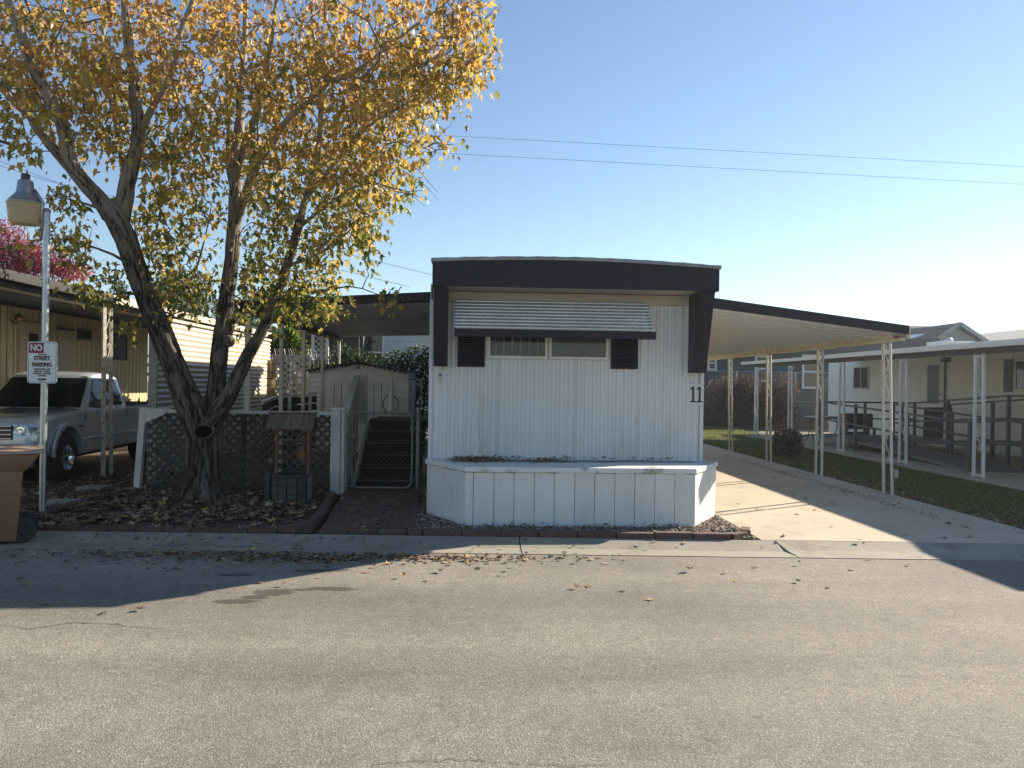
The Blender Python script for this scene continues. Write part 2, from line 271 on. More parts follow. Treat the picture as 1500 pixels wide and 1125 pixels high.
# ------------------------------------------------------------------ mesh helpers
class MB:
    def __init__(s): s.v = []; s.f = []
    def add(s, vs, fs):
        n = len(s.v); s.v += [Vector(p) for p in vs]; s.f += [tuple(i+n for i in f) for f in fs]; return s
    def box(s, x0, x1, y0, y1, z0, z1):
        return s.add([(x0,y0,z0),(x1,y0,z0),(x1,y1,z0),(x0,y1,z0),(x0,y0,z1),(x1,y0,z1),(x1,y1,z1),(x0,y1,z1)],
                     [(0,3,2,1),(4,5,6,7),(0,1,5,4),(1,2,6,5),(2,3,7,6),(3,0,4,7)])
    def bar(s, a, b, w, h, up=(0,0,1), w2=None, h2=None):      # rectangular bar from a to b
        a = Vector(a); b = Vector(b); d = (b-a).normalized(); u = Vector(up)
        sd_ = d.cross(u)
        if sd_.length < 1e-4: sd_ = d.cross(Vector((1,0,0)))
        sd_.normalize(); u = sd_.cross(d)
        w2 = w if w2 is None else w2; h2 = h if h2 is None else h2
        q = [a-sd_*w/2-u*h/2, a+sd_*w/2-u*h/2, a+sd_*w/2+u*h/2, a-sd_*w/2+u*h/2, b-sd_*w2/2-u*h2/2, b+sd_*w2/2-u*h2/2, b+sd_*w2/2+u*h2/2, b-sd_*w2/2+u*h2/2]
        return s.add(q, [(0,3,2,1),(4,5,6,7),(0,1,5,4),(1,2,6,5),(2,3,7,6),(3,0,4,7)])
    def tube(s, pts, rad, n=8, cap=True):
        pts = [Vector(p) for p in pts]
        if not hasattr(rad, '__len__'): rad = [rad]*len(pts)
        base = len(s.v); prev = None
        for i, p in enumerate(pts):
            d = (pts[min(i+1, len(pts)-1)]-pts[max(i-1, 0)]).normalized()
            if prev is None:
                a = d.cross(Z)
                if a.length < 1e-3: a = d.cross(Vector((1,0,0)))
            else: a = prev - d*prev.dot(d)
            a.normalize(); prev = a; b = d.cross(a)
            for k in range(n):
                t = 2*pi*k/n; s.v.append(p + (a*math.cos(t)+b*math.sin(t))*rad[i])
        for i in range(len(pts)-1):
            for k in range(n):
                q = base+i*n; s.f.append((q+k, q+(k+1)%n, q+n+(k+1)%n, q+n+k))
        if cap:
            s.f.append(tuple(base+k for k in range(n))[::-1]); e = base+(len(pts)-1)*n; s.f.append(tuple(e+k for k in range(n)))
        return s
    def prism(s, poly, off):                # poly: list of 3d points, extruded by off
        off = Vector(off); n = len(poly); p = [Vector(q) for q in poly]
        return s.add(p + [q+off for q in p], [tuple(range(n)), tuple(range(2*n-1, n-1, -1))] + [(i, i+n, (i+1) % n+n, (i+1) % n) for i in range(n)])
    def lathe(s, prof, n=24, c=(0,0,0), axis='z'):      # prof: (r, h)
        c = Vector(c); base = len(s.v)
        for r, h in prof:
            for k in range(n):
                t = 2*pi*k/n; a, b = r*math.cos(t), r*math.sin(t)
                s.v.append(c + (Vector((a, b, h)) if axis == 'z' else Vector((h, a, b)) if axis == 'x' else Vector((a, h, b))))
        for i in range(len(prof)-1):
            for k in range(n): q = base+i*n; s.f.append((q+k, q+(k+1)%n, q+n+(k+1)%n, q+n+k))
        return s
    def grid(s, fn, nu, nv):
        base = len(s.v)
        for j in range(nv+1):
            for i in range(nu+1): s.v.append(Vector(fn(i/nu, j/nv)))
        for j in range(nv):
            for i in range(nu): q = base+j*(nu+1)+i; s.f.append((q, q+1, q+nu+2, q+nu+1))
        return s

def worg(o):
    v = Vector((0,0,0))
    while o is not None: v += Vector(o.get('_o', (0,0,0))); o = o.parent
    return v
def tag(o, label=None, cat=None, group=None, kind=None):
    if label: o['label'] = label
    if cat: o['category'] = cat
    if group: o['group'] = group
    if kind: o['kind'] = kind
    return o
LOCAL = set()
def thing(name, label, cat, loc=(0,0,0), group=None, rz=0.0, local=False):
    o = bpy.data.objects.new(name, None); o.empty_display_size = .1; col.objects.link(o); o.location = loc; o.rotation_euler.z = rz
    if local: LOCAL.add(o.name)
    return tag(o, label, cat, group)
def root_of(o):
    while o.parent: o = o.parent
    return o
def finish(me, smooth, m):
    if smooth: me.polygons.foreach_set('use_smooth', [True]*len(me.polygons))
    if smooth == 'auto':
        try: me.set_sharp_from_angle(angle=R(38))
        except Exception: pass
    me.materials.append(m if not isinstance(m, str) else MT[m]); me.update()
def obj(name, mb, m, parent=None, smooth=False, bevel=0.0, label=None, kind=None, org=None, fix=True):
    """links a mesh; with a parent the vertices are stored relative to the thing's base"""
    o0 = Vector((0,0,0))
    if parent is not None:
        r = root_of(parent)
        if r.name not in LOCAL: o0 = Vector(r.location)
    elif org is not None: o0 = Vector(org)
    me = bpy.data.meshes.new(name); me.from_pydata([tuple(v-o0) for v in mb.v], [], mb.f)
    if fix and len(me.polygons) < 40000:
        bm = bmesh.new(); bm.from_mesh(me)
        if bevel:
            es = [e for e in bm.edges if len(e.link_faces) == 2 and e.calc_face_angle(0) > .5]
            bmesh.ops.bevel(bm, geom=es, offset=bevel, segments=2, profile=.5, affect='EDGES', clamp_overlap=True)
        bmesh.ops.recalc_face_normals(bm, faces=bm.faces); bm.to_mesh(me); bm.free()
    finish(me, smooth, m)
    o = bpy.data.objects.new(name, me); col.objects.link(o)
    if parent is not None: o.parent = parent
    elif org is not None: o.location = org
    if label: o['label'] = label
    if kind: o['kind'] = kind
    return o
def struct(name, mb, m, **k): return obj(name, mb, m, kind='structure', **k)
def share(o, name, parent, off=(0,0,0), rot=None, scl=None):     # another piece sharing mesh data
    c = o.copy(); col.objects.link(c); c.name = name; c.parent = parent
    c.location = Vector(o.location) + Vector(off)
    return c
def copy_tree(o, parent=None):
    c = o.copy(); col.objects.link(c)
    if parent is not None: c.parent = parent
    for ch in list(o.children): copy_tree(ch, c)
    return c
def np_mesh(name, V, T, m, parent=None, kind=None, org=None, smooth=False):
    o0 = np.zeros(3)
    if parent is not None and root_of(parent).name not in LOCAL: o0 = np.array(root_of(parent).location)
    elif org is not None: o0 = np.array(org)
    V = (np.asarray(V, dtype=np.float64)-o0).astype(np.float32); T = np.asarray(T, dtype=np.int32)
    me = bpy.data.meshes.new(name); me.vertices.add(len(V)); me.vertices.foreach_set('co', V.ravel())
    k = T.shape[1]; me.loops.add(T.size); me.loops.foreach_set('vertex_index', T.ravel())
    me.polygons.add(len(T)); me.polygons.foreach_set('loop_start', np.arange(0, T.size, k, dtype=np.int32))
    me.polygons.foreach_set('loop_total', np.full(len(T), k, dtype=np.int32)); me.update(calc_edges=True)
    finish(me, smooth, m)
    o = bpy.data.objects.new(name, me); col.objects.link(o)
    if parent is not None: o.parent = parent
    elif org is not None: o.location = org
    if kind: o['kind'] = kind
    return o
# ---- leaf template (lobed maple leaf): centre + outline
half = [(0.0, 0.0), (.30, .02), (.20, .20), (.56, .40), (.27, .45), (.20, .62), (0.0, 1.0)]
outl = half + [(-x, y) for x, y in half[-2:0:-1]]
LV = np.array([(0, .4, 0)] + [(x, y, 0) for x, y in outl]); LV[:, 1] -= .0
nO = len(outl); LT = np.array([(0, 1+i, 1+(i+1) % nO) for i in range(nO)])
OV = np.array([(0, .5, .0), (0, 0, 0), (.22, .3, 0), (.2, .7, 0), (0, 1, 0), (-.2, .7, 0), (-.22, .3, 0)]); OT = np.array([(0, 1+i, 1+(i+1) % 6) for i in range(6)])
def unit(a): return a/np.maximum(np.linalg.norm(a, axis=1, keepdims=True), 1e-9)
def leaves(P, D, size, curl, NRM=None, tmpl=None, aspect=1.0):
    """P positions, D stem-to-tip directions, size per leaf, curl per leaf"""
    lv, lt = tmpl or (LV, LT); n = len(P); D = unit(D)
    A = NRM if NRM is not None else RNG.normal(size=(n, 3)); S = unit(np.cross(D, A)); N = np.cross(S, D)
    x = lv[:, 0][None]*aspect; y = lv[:, 1][None]
    zc = -(np.abs(x)**1.3*1.1 + (y-.4)**2*.8)*curl[:, None]
    V = P[:, None]+size[:, None, None]*(x[..., None]*S[:, None]+y[..., None]*D[:, None]+zc[..., None]*N[:, None])
    T = (lt[None]+(np.arange(n)*len(lv))[:, None, None]).reshape(-1, 3)
    return V.reshape(-1, 3), T
def ground_leaves(XY, z, size, lift=.5):
    n = len(XY); a = RNG.uniform(0, 2*pi, n); D = np.stack([np.cos(a), np.sin(a), RNG.normal(0, .18, n)], 1)
    P = np.stack([XY[:, 0], XY[:, 1], np.full(n, z)+RNG.uniform(.004, .02, n)*lift*2], 1)
    N = np.stack([RNG.normal(0, .3, n), RNG.normal(0, .3, n), np.where(RNG.random(n) < .5, 1., -1.)], 1)
    V, T = leaves(P, D, size, RNG.uniform(.2, 1.1, n), N)
    V[:, 2] = np.maximum(V[:, 2], z+.002)
    return V, T
def text_mesh(s, size, name='letters', bold=.0):
    cu = bpy.data.curves.new(name, 'FONT'); cu.body = s; cu.size = size; cu.align_x = 'CENTER'; cu.align_y = 'CENTER'; cu.extrude = .0015; cu.offset = bold
    t = bpy.data.objects.new(name, cu); col.objects.link(t); bpy.context.view_layer.update()
    me = bpy.data.meshes.new_from_object(t.evaluated_get(bpy.context.evaluated_depsgraph_get()))
    bpy.data.objects.remove(t); bpy.data.curves.remove(cu); return me
def put_text(s, size, name, m, parent, loc, bold=0.0, sx=1.0):      # stands upright facing -Y
    me = text_mesh(s, size, name, bold); me.materials.clear(); me.materials.append(MT[m])
    r = root_of(parent); o0 = Vector((0,0,0)) if r.name in LOCAL else Vector(r.location)
    me.transform(Matrix.Translation(Vector(loc)-o0) @ Matrix.Rotation(R(90), 4, 'X') @ Matrix.Diagonal((sx, 1, 1, 1)))
    o = bpy.data.objects.new(name, me); col.objects.link(o); o.parent = parent; return o
# ================================================================== SETTING
def yc(x): return 8.0-.038*(x+4.5)          # back edge of the gutter
b = MB(); b.add([(-300,-150,-.03),(300,-150,-.03),(300,400,-.03),(-300,400,-.03)], [(0,1,2,3)]); struct('terrain', b, 'terrain')
b = MB(); b.add([(-60,-14,0),(60,-14,0),(60,yc(60)-.56,0),(-60,yc(-60)-.56,0)], [(0,1,2,3)]); struct('road', b, 'asphalt')
def lineblk(x0, x1, a, b_, z0, z1, z2):
    m_ = MB(); ya0, ya1 = yc(x0)-a, yc(x1)-a; yb0, yb1 = yc(x0)-b_, yc(x1)-b_
    m_.add([(x0,ya0,-.05),(x1,ya1,-.05),(x1,yb1,-.05),(x0,yb0,-.05),(x0,ya0,z0),(x1,ya1,z0),(x1,yb1,z2),(x0,yb0,z2),
            (x0,(ya0+yb0)/2,z1),(x1,(ya1+yb1)/2,z1)], [(4,5,9,8),(8,9,6,7),(0,1,5,4),(3,7,6,2),(0,4,8,7,3),(1,2,6,9,5)])
    return m_
gx = [-30,-24,-19,-14.5,-10.4,-6.6,-3.1,.42,3.02,6.35,9.9,14,18,24,30]
gut = None
for i in range(len(gx)-1):                   # gutter poured in bays with joints
    g = lineblk(gx[i]+.006, gx[i+1]-.006, .60, 0, .006, -.004 if gx[i] < 3 else .01, .045)
    obj('gutter_slab' if i else 'gutter', g, 'gutter', kind='structure')
struct('gutter_joint_bed', lineblk(-30, 30, .58, .004, -.012, -.022, .02), 'crack')
# driveway slabs (recessed joints)
dx = [2.88, 5.53, 6.14]; dy = [0, 13.9, 18.6, 22.5]
for i in range(2):
    for j in range(3):
        x0, x1 = dx[i]+.008, dx[i+1]-.008
        m_ = MB(); ya = (yc(x0)+.01, yc(x1)+.01) if j == 0 else (dy[j]+.008,)*2; yb = dy[j+1]-.008
        h = .048+random.uniform(-.003, .003)
        m_.add([(x0,ya[0],-.05),(x1,ya[1],-.05),(x1,yb,-.05),(x0,yb,-.05),(x0,ya[0],h),(x1,ya[1],h),(x1,yb,h),(x0,yb,h)],
               [(0,3,2,1),(4,5,6,7),(0,1,5,4),(1,2,6,5),(2,3,7,6),(3,0,4,7)])
        obj('driveway_slab', m_, 'concrete', kind='structure', bevel=.006)
b = MB().box(2.9, 6.13, 7.8, 22.4, -.04, .018); struct('driveway_base', b, 'soil')
struct('neighbour_walkway', MB().box(8.5, 14.5, 8.2, 24.1, -.04, .06), 'concrete', bevel=.01)
struct('lawn', MB().box(6.15, 8.49, 7.64, 40, -.04, .03), 'lawn')
struct('far_lawn', MB().box(-1, 6.14, 22.6, 40, -.04, .026), 'lawn')
# yard soil bed between driveway of the left neighbour and the brick path
b = MB(); b.add([(-4.95,yc(-4.9)+.13,.03),(-1.72,yc(-1.7)+.13,.03),(-1.95,11.2,.04),(-1.95,24,.04),(-5.0,24,.04)], [(0,1,2,3,4)]); struct('garden_soil', b, 'soil')
b = MB(); b.add([(-13,yc(-13)+.01,.012),(-4.955,yc(-4.9)+.01,.012),(-5.005,24,.012),(-13,24,.012)], [(0,1,2,3)]); struct('carport_dirt_floor', b, 'soil')
b = MB(); b.add([(-.70,yc(-.7)+.1,.03),(2.87,yc(2.87)+.1,.03),(2.87,9.4,.03),(-.70,12,.03)], [(0,1,2,3)]); struct('planter_strip_soil', b, 'soil')
b = MB(); b.add([(-2.0,11.0,.034),(-.7,11.0,.034),(-.7,24,.034),(-2.0,24,.034)], [(0,1,2,3)]); struct('side_yard_concrete', b, 'gutter')
# brick path laid in pavers
path = MB()
def pathx(t, y):     # t 0..1 across
    k = (y-7.95)/(11.2-7.95); return (-1.64-.28*k)*(1-t)+(-.735-.16*k)*t
bed = MB(); bed.add([(pathx(0,7.93),yc(-1.6)+.01,.028),(pathx(1,7.93),yc(-.7)+.01,.028),(pathx(1,11.4),11.4,.028),(pathx(0,11.4),11.4,.028)], [(0,1,2,3)])
pb = obj('brick_path', bed, 'soil', kind='structure')
rows = 12
for j in range(rows):
    y0 = 7.92+.02+j*(3.5/rows); y1 = y0+3.5/rows-.012
    for i in range(3):
        sh = (j % 2)*.11; t0 = max(0, i/3+sh*(i > 0)) ; t1 = min(1, (i+1)/3+sh) if i < 2 else 1
        a0 = pathx(t0, y0)+.006; a1 = pathx(t1, y0)-.006; c0 = pathx(t0, y1)+.006; c1 = pathx(t1, y1)-.006
        h = .052+random.uniform(-.005, .005); ys = y0+(.02 if j == 0 else 0)
        m_ = MB().add([(a0,ys,.02),(a1,ys,.02),(c1,y1,.02),(c0,y1,.02),(a0,ys,h),(a1,ys,h+random.uniform(-.003,.003)),(c1,y1,h),(c0,y1,h)],
               [(0,3,2,1),(4,5,6,7),(0,1,5,4),(1,2,6,5),(2,3,7,6),(3,0,4,7)])
        obj('paver', m_, 'paver', parent=pb, bevel=.005)
# garden edgings, block by block
def edging(name, label, pts, L=.30, scal=True, w=.07, h=.10):
    t = thing(name, label, 'edging', tuple(pts[0])+(0,))
    for (a, c) in zip(pts[:-1], pts[1:]):
        a = Vector((*a, 0)); c = Vector((*c, 0)); d = c-a; n = max(1, round(d.length/L)); d /= n
        for k in range(n):
            p = a+d*k; q = p+d*.96; hh = h+random.uniform(-.008, .008); s_ = d.normalized().cross(Z)*w/2
            j = Z*0
            prof = []
            m_ = MB(); K = 12 if scal else 2
            for side in (-1, 1):
                pass
            top = []
            for i in range(K+1):
                u = i/K; zz = hh-(.028*(1-abs(math.sin(u*pi*3))**.6) if scal else .0); top.append(p.lerp(q, u)+Z*zz)
            poly = [p-Z*.03]+top+[q-Z*.03]
            poly = [v-s_+Vector((random.uniform(-.002,.002),)*2+(0,)) for v in poly]
            m_.prism(poly, s_*2); obj('edging_block', m_, 'edging', parent=t)
    return t
edging('garden_edging', 'scalloped dark red edging blocks along the front of the leaf-covered tree bed', [(-4.9, yc(-4.9)+.05), (-2.05, yc(-2)+.05)])
edging('garden_edging', 'low red edging curving beside the left side of the brick path', [(-2.0, yc(-2)+.06), (-1.80, 8.35), (-1.80, 8.9), (-1.98, 10.5)], scal=False, w=.09, h=.11)
edging('garden_edging', 'rough red edging running diagonally back between the parking spot and the tree bed', [(-4.88, 8.25), (-4.9, 9.3), (-4.85, 10.7)], h=.10)
edging('garden_edging', 'low red edging beside the right side of the brick path', [(-.70, 8.1), (-.78, 9.6), (-.86, 11.0)], scal=False, w=.07, h=.10)
edging('garden_edging', 'smooth dark red edging with rounded corner round the gravel in front of the white planter', [(-.70, 8.02), (-.55, yc(-.5)+.06), (2.6, yc(2.6)+.06), (2.80, 7.93), (2.87, 8.15)], L=.4, scal=False, w=.09, h=.10)
# cracks on the road and damp patches, thin sheets
def ribbon(pts, w0):
    m_ = MB(); P = []
    for a, c in zip(pts[:-1], pts[1:]):
        for k in range(8): P.append((a[0]+(c[0]-a[0])*k/8, a[1]+(c[1]-a[1])*k/8))
    P.append(pts[-1]); L_ = []
    for i, (x, y) in enumerate(P):
        e = min(1, i/4, (len(P)-1-i)/4); ww = w0*.6*(.3+e)*random.uniform(.3, 1.2)
        y += noise.noise(Vector((x*3, y*3, 1)))*.05+random.uniform(-.012, .012); L_.append((x, y-ww/2)); L_.append((x, y+ww/2))
    m_.add([(x, y, .004) for x, y in L_], [(2*i, 2*i+2, 2*i+3, 2*i+1) for i in range(len(P)-1)]); return m_
def gp(*a): return [tuple(G(x, y)[:2]) for x, y in a]
for p_, w_ in ((gp((0,915),(45,922),(100,913),(160,915),(240,922)), .012), (gp((545,1122),(620,1118),(690,1112),(780,1118),(900,1122)), .006),
            (gp((1010,1078),(1035,1083),(1055,1085)), .004), (gp((960,1040),(985,1030)), .004), (gp((1300,985),(1345,990),(1400,988)), .004)):
    struct('road_crack', ribbon(p_, w_), 'crack')
def blob(c, rx, ry, z=.004, n=60):
    m_ = MB(); vs = [(c[0], c[1], z)]
    for k in range(n):
        t = 2*pi*k/n; q = 1+.5*noise.noise(Vector((math.cos(t)*1.6+c[0]*3, math.sin(t)*1.6, c[1])))+.18*noise.noise(Vector((math.cos(t)*6+c[0]*3, math.sin(t)*6, c[1])))
        vs.append((c[0]+math.cos(t)*rx*q, c[1]+math.sin(t)*ry*q, z))
    return m_.add(vs, [(0, 1+k, 1+(k+1) % n) for k in range(n)])
def joined(L_):
    m_ = MB()
    for q in L_: m_.add(q.v, q.f)
    return m_
# cracks of the driveway apron
for p_ in (((3.0,7.9),(3.25,7.5),(3.7,7.15)),):
    m_ = ribbon(p_, .014); m_.v = [Vector((v.x, v.y, .052)) for v in m_.v]; struct('apron_crack', m_, 'crack')
m_ = ribbon(((5.55,7.7),(5.5,9.6),(5.6,12),(5.5,14.5)), .02); m_.v = [Vector((v.x, v.y, .053)) for v in m_.v]; struct('weedy_joint', m_, 'soil')

# ================================================================== SHARED BUILDERS
def ribbed(p0, ux, uz, W, H, pitch=.075, dep=.011, ridge=.35, nrm=(0,-1,0)):
    """thin sheet with raised vertical ribs, from p0 along ux (W) and uz (H)"""
    p0 = Vector(p0); ux = Vector(ux); uz = Vector(uz); nrm = Vector(nrm); m_ = MB(); xs = []; n = max(1, round(W/pitch)); pt = W/n
    for k in range(n):
        a = k*pt
        for u, d in ((0, 0), (.5-ridge/2-.10, 0), (.5-ridge/2, 1), (.5+ridge/2, 1), (.5+ridge/2+.10, 0)): xs.append((a+u*pt, d))
    xs.append((W, 0)); vs = []
    for x, d in xs:
        for z in (0, H): vs.append(p0+ux*x+uz*z+nrm*(d*dep))
    m_.add(vs, [(2*i, 2*i+2, 2*i+3, 2*i+1) for i in range(len(xs)-1)])
    q = [p0-nrm*.012, p0+ux*W-nrm*.012, p0+ux*W+uz*H-nrm*.012, p0+uz*H-nrm*.012]
    m_.add(q, [(0,1,2,3)])
    return m_
def window(parent, c, w_, h_, face=(0,-1,0), fr=.035, glass='glass', mull=0, curtain=None, fm='alum', dep=.03, hmull=0, name='window'):
    """window on a wall: frame proud of the wall, pane and curtain as sub-parts"""
    c = Vector(c); n = Vector(face); u = Z.cross(n); u.normalize()
    def bx(m_, a0, a1, z0, z1, d0, d1):
        q = [c+u*a+Z*z+n*d for z in (z0, z1) for (a, d) in ((a0, d0), (a1, d0), (a1, d1), (a0, d1))]
        m_.add(q, [(0,3,2,1),(4,5,6,7),(0,1,5,4),(1,2,6,5),(2,3,7,6),(3,0,4,7)])
    m_ = MB(); W, H = w_/2, h_/2
    bx(m_, -W, W, H-fr, H, -.01, dep); bx(m_, -W, W, -H, -H+fr, -.01, dep+.012)
    bx(m_, -W, -W+fr, -H+fr, H-fr, -.01, dep); bx(m_, W-fr, W, -H+fr, H-fr, -.01, dep)
    for k in range(mull): a = -W+(k+1)*w_/(mull+1); bx(m_, a-fr*.4, a+fr*.4, -H+fr, H-fr, -.01, dep*.8)
    for k in range(hmull): a = -H+(k+1)*h_/(hmull+1); bx(m_, -W+fr, W-fr, a-fr*.4, a+fr*.4, -.01, dep*.8)
    f = obj(name, m_, fm, parent=parent, bevel=.003)
    p_ = MB(); bx(p_, -W+fr, W-fr, -H+fr, H-fr, .008, .012); obj('pane', p_, 'pane' if curtain else glass, parent=f)
    if curtain:
        q = MB().grid(lambda s_, t_: c+u*(-W+fr+(w_-2*fr)*s_)+Z*(-H+fr+(h_-2*fr)*t_)+n*(.003+.003*math.sin(s_*40)), 60, 1)
        obj('curtain', q, curtain, parent=f)
    return f
def scroll_post(parent, x, y, z0, z1, gap=.22, up_w=.035, m='post', lean=(0,0), ends=False):
    m_ = MB(); lx, ly = lean
    for s_ in (-1, 1):
        m_.bar((x+lx, y+ly+s_*gap/2*1.1, z0), (x, y+s_*gap/2*.9, z1), up_w, up_w)
    if ends:
        m_.box(x-up_w/2, x+up_w/2, y-gap/2, y+gap/2, z0+.02, z0+.05); m_.box(x-up_w/2, x+up_w/2, y-gap/2, y+gap/2, z1-.06, z1-.03)
    p = obj('post', m_, m, parent=parent, bevel=.003)
    n = 5; H = (z1-z0)/n
    for k in range(n):
        if k in (0, 2): continue
        zc = z0+H*(k+.5)
        pts = []
        for i in range(19):
            t = i/18; a = (t-.5)*2; zz = a*H*.36; yy = math.sin(a*pi*.5)*gap*.30
            pts.append((0, yy, zz))
        for sgn in (1, -1):        # curl at each end
            base = pts[-1] if sgn > 0 else pts[0]
            c = (base[1]-sgn*gap*.16, base[2])
            curl = [(0, c[0]+sgn*gap*.16*math.cos(q)*(1-q/9), c[1]+sgn*gap*.2*math.sin(q)*(1-q/9)) for q in np.linspace(0, 4.6, 10)]
            pts = pts+curl if sgn > 0 else curl[::-1]+pts
        f = 1-k/n-.5/n
        obj('scroll', MB().tube([(x+lx*f, y+ly*f+q[1], zc+q[2]) for q in pts], .007, 5), m, parent=p)
    return p

# ================================================================== MOBILE HOME No 11
TX0, TX1, TY0, TY1 = -.60, 2.72, 9.30, 22.0
home = thing('mobile_home', 'white ribbed single-wide mobile home with dark fascia, slatted awning and number 11', 'mobile home', (1.06, 9.3, 0))
seams = [TX0+.03, .22, 1.15, 1.92, TX1-.04]
for a, c in zip(seams[:-1], seams[1:]):
    obj('siding_panel', ribbed((a+.002, TY0, .70), (1,0,0), (0,0,1), c-a-.004, 1.88, pitch=.098, dep=.015, ridge=.34), 'white', parent=home)
core = MB().box(TX0+.02, TX1-.02, TY0+.013, TY1, .35, 2.88); obj('body', core, 'white', parent=home)
obj('side_wall', ribbed((TX1, TY0+.02, .70), (0,1,0), (0,0,1), TY1-TY0-.04, 2.1, nrm=(1,0,0)), 'white', parent=home)
obj('side_wall', ribbed((TX0, TY1-.02, .70), (0,-1,0), (0,0,1), TY1-TY0-.04, 2.1, nrm=(-1,0,0)), 'white', parent=home)
m_ = MB()
for x in (TX0+.008, TX1-.012): m_.bar((x, TY0-.004, .69), (x, TY0-.004, 2.6), .045, .03, up=(0,1,0))
m_.box(TX0, TX1, TY0-.022, TY0-.001, .66, .70); obj('corner_trim', m_, 'white', parent=home, bevel=.004)
obj('trim_board', MB().box(TX0+.03, TX1-.04, TY0-.02, TY0+.012, 2.585, 2.70), 'tan', parent=home)
m_ = MB(); N_ = 20
def roofz(x): u = (x-TX0)/(TX1-TX0+.02); return 3.005+.055*math.sin(pi*min(1, max(0, u)))**.9-.02*u
for x0, x1 in [(TX0-.0+(3.33)*k/N_, TX0+(3.33)*(k+1)/N_) for k in range(N_)]:
    pass
FX0, FX1, FY = -.555, 2.735, 8.74
top = [(FX0+(FX1-FX0)*k/N_) for k in range(N_+1)]
poly = [(FX0, FY, 2.70)]+[(FX1, FY, 2.70)]+[(x, FY, roofz(x)-.035) for x in top[::-1]]
obj('fascia', MB().prism(poly, (0, .03, 0)), 'navy', parent=home)
m_ = MB()
for s_, xx in ((0, FX0), (1, FX1-.03)): m_.box(xx, xx+.03, FY+.031, TY1, 2.701, 2.96)
obj('side_fascia', m_, 'navy', parent=home)
obj('soffit', MB().box(FX0+.031, FX1-.031, FY+.031, TY0+.02, 2.71, 2.735), 'tan', parent=home)
g_ = MB(); nx, ny = 24, 2
for k in range(24):
    x0 = FX0-.015+(FX1-FX0+.03)*k/24; x1 = FX0-.015+(FX1-FX0+.03)*(k+1)/24
    za, zb = roofz(x0)-.034, roofz(x1)-.034; wob = .008*math.sin(k*2.1)
    g_.add([(x0,FY-.02,za),(x1,FY-.02,zb),(x1,TY1,zb),(x0,TY1,za),(x0,FY-.02+wob*.5,za+.04+wob*.5),(x1,FY-.02+wob*.5,zb+.04-wob*.5),(x1,TY1,zb+.04),(x0,TY1,za+.04)],
           [(4,5,6,7),(0,1,5,4),(2,3,7,6),(0,3,2,1)]+([(3,0,4,7)] if k == 0 else [])+([(1,2,6,5)] if k == 23 else []))
obj('roof', g_, 'roofm', parent=home)
def wing(x0, x1, flip, zb):     # vertical fin deeper at the top
    poly = [(x0, TY0-.02, zb), (x0, TY0-.20, zb), (x0, FY+.035, 2.70), (x0, TY0-.02, 2.70)]
    m_ = MB().prism(poly, (x1-x0, 0, 0)); return obj('end_wing', m_, 'navy', parent=home, bevel=.004)
wing(-.545, -.39, 0, 1.80); wing(2.53, 2.70, 1, 1.765)
wl = AY(714, 506, TY0); wr = AY(891, 508, TY0)
wz0, wz1 = 1.905, 2.20; mid = (wl.x+wr.x)/2
for a, c in ((wl.x, mid-.006), (mid+.006, wr.x)):
    window(home, ((a+c)/2, TY0-.012, (wz0+wz1)/2), c-a, wz1-wz0, curtain='curtain' if a > .5 else 'curtaind')
for px in (690.5, 914):
    p = AY(px, 515, TY0); w2 = .165; z0, z1 = 1.80, 2.215
    s_ = obj('shutter', MB().box(p.x-w2, p.x+w2, TY0-.035, TY0-.011, z0, z1), 'navy', parent=home, bevel=.004)
    sl_ = MB()
    for k in range(13): zz = z0+.03+k*.029; sl_.bar((p.x-w2+.02, TY0-.043, zz), (p.x+w2-.02, TY0-.043, zz), .018, .008, up=(0,-.7,.7))
    o = obj('louvre', sl_, 'navy', parent=s_, kind='stuff')
# awning: outward sloping slats, dark front bar
aw = obj('awning', joined([MB().bar((AY(669,440,9.28).x-.01, 9.275, 2.595), (AY(944,440,9.28).x+.01, 9.275, 2.595), .02, .02), MB().bar((AY(669,440,9.28).x, 9.28, 2.60), (AY(669,440,9.28).x, 8.86, 2.235), .02, .03), MB().bar((AY(944,440,9.28).x, 9.28, 2.60), (AY(944,440,9.28).x, 8.86, 2.235), .02, .03)]), 'louver', parent=home)
ax0, ax1 = AY(669,440,9.28).x-.01, AY(944,440,9.28).x+.01
NS = 9
for k in range(NS):
    u = k/(NS-1); y = 9.24-.38*u; z = 2.60-.335*u
    m_ = MB().add([(ax0, y+.02, z+.004), (ax1+.005, y+.02, z+.004), (ax1+.005, y-.045, z-.012), (ax0, y-.045, z-.012), (ax0, y-.045, z-.026), (ax1+.005, y-.045, z-.026), (ax0, y+.02, z+.001), (ax1+.005, y+.02, z+.001), (ax1+.005,y-.042,z-.015), (ax0,y-.042,z-.015),(ax0,y-.042,z-.026),(ax1+.005,y-.042,z-.026)],
        [(0,1,2,3), (3,2,5,4), (6,9,8,7), (9,10,11,8)])
    obj('slat', m_, 'louver', parent=aw)
obj('front_bar', MB().box(ax0-.0, ax1+.03, 8.80, 8.835, 2.135, 2.225), 'navy', parent=aw, bevel=.004)
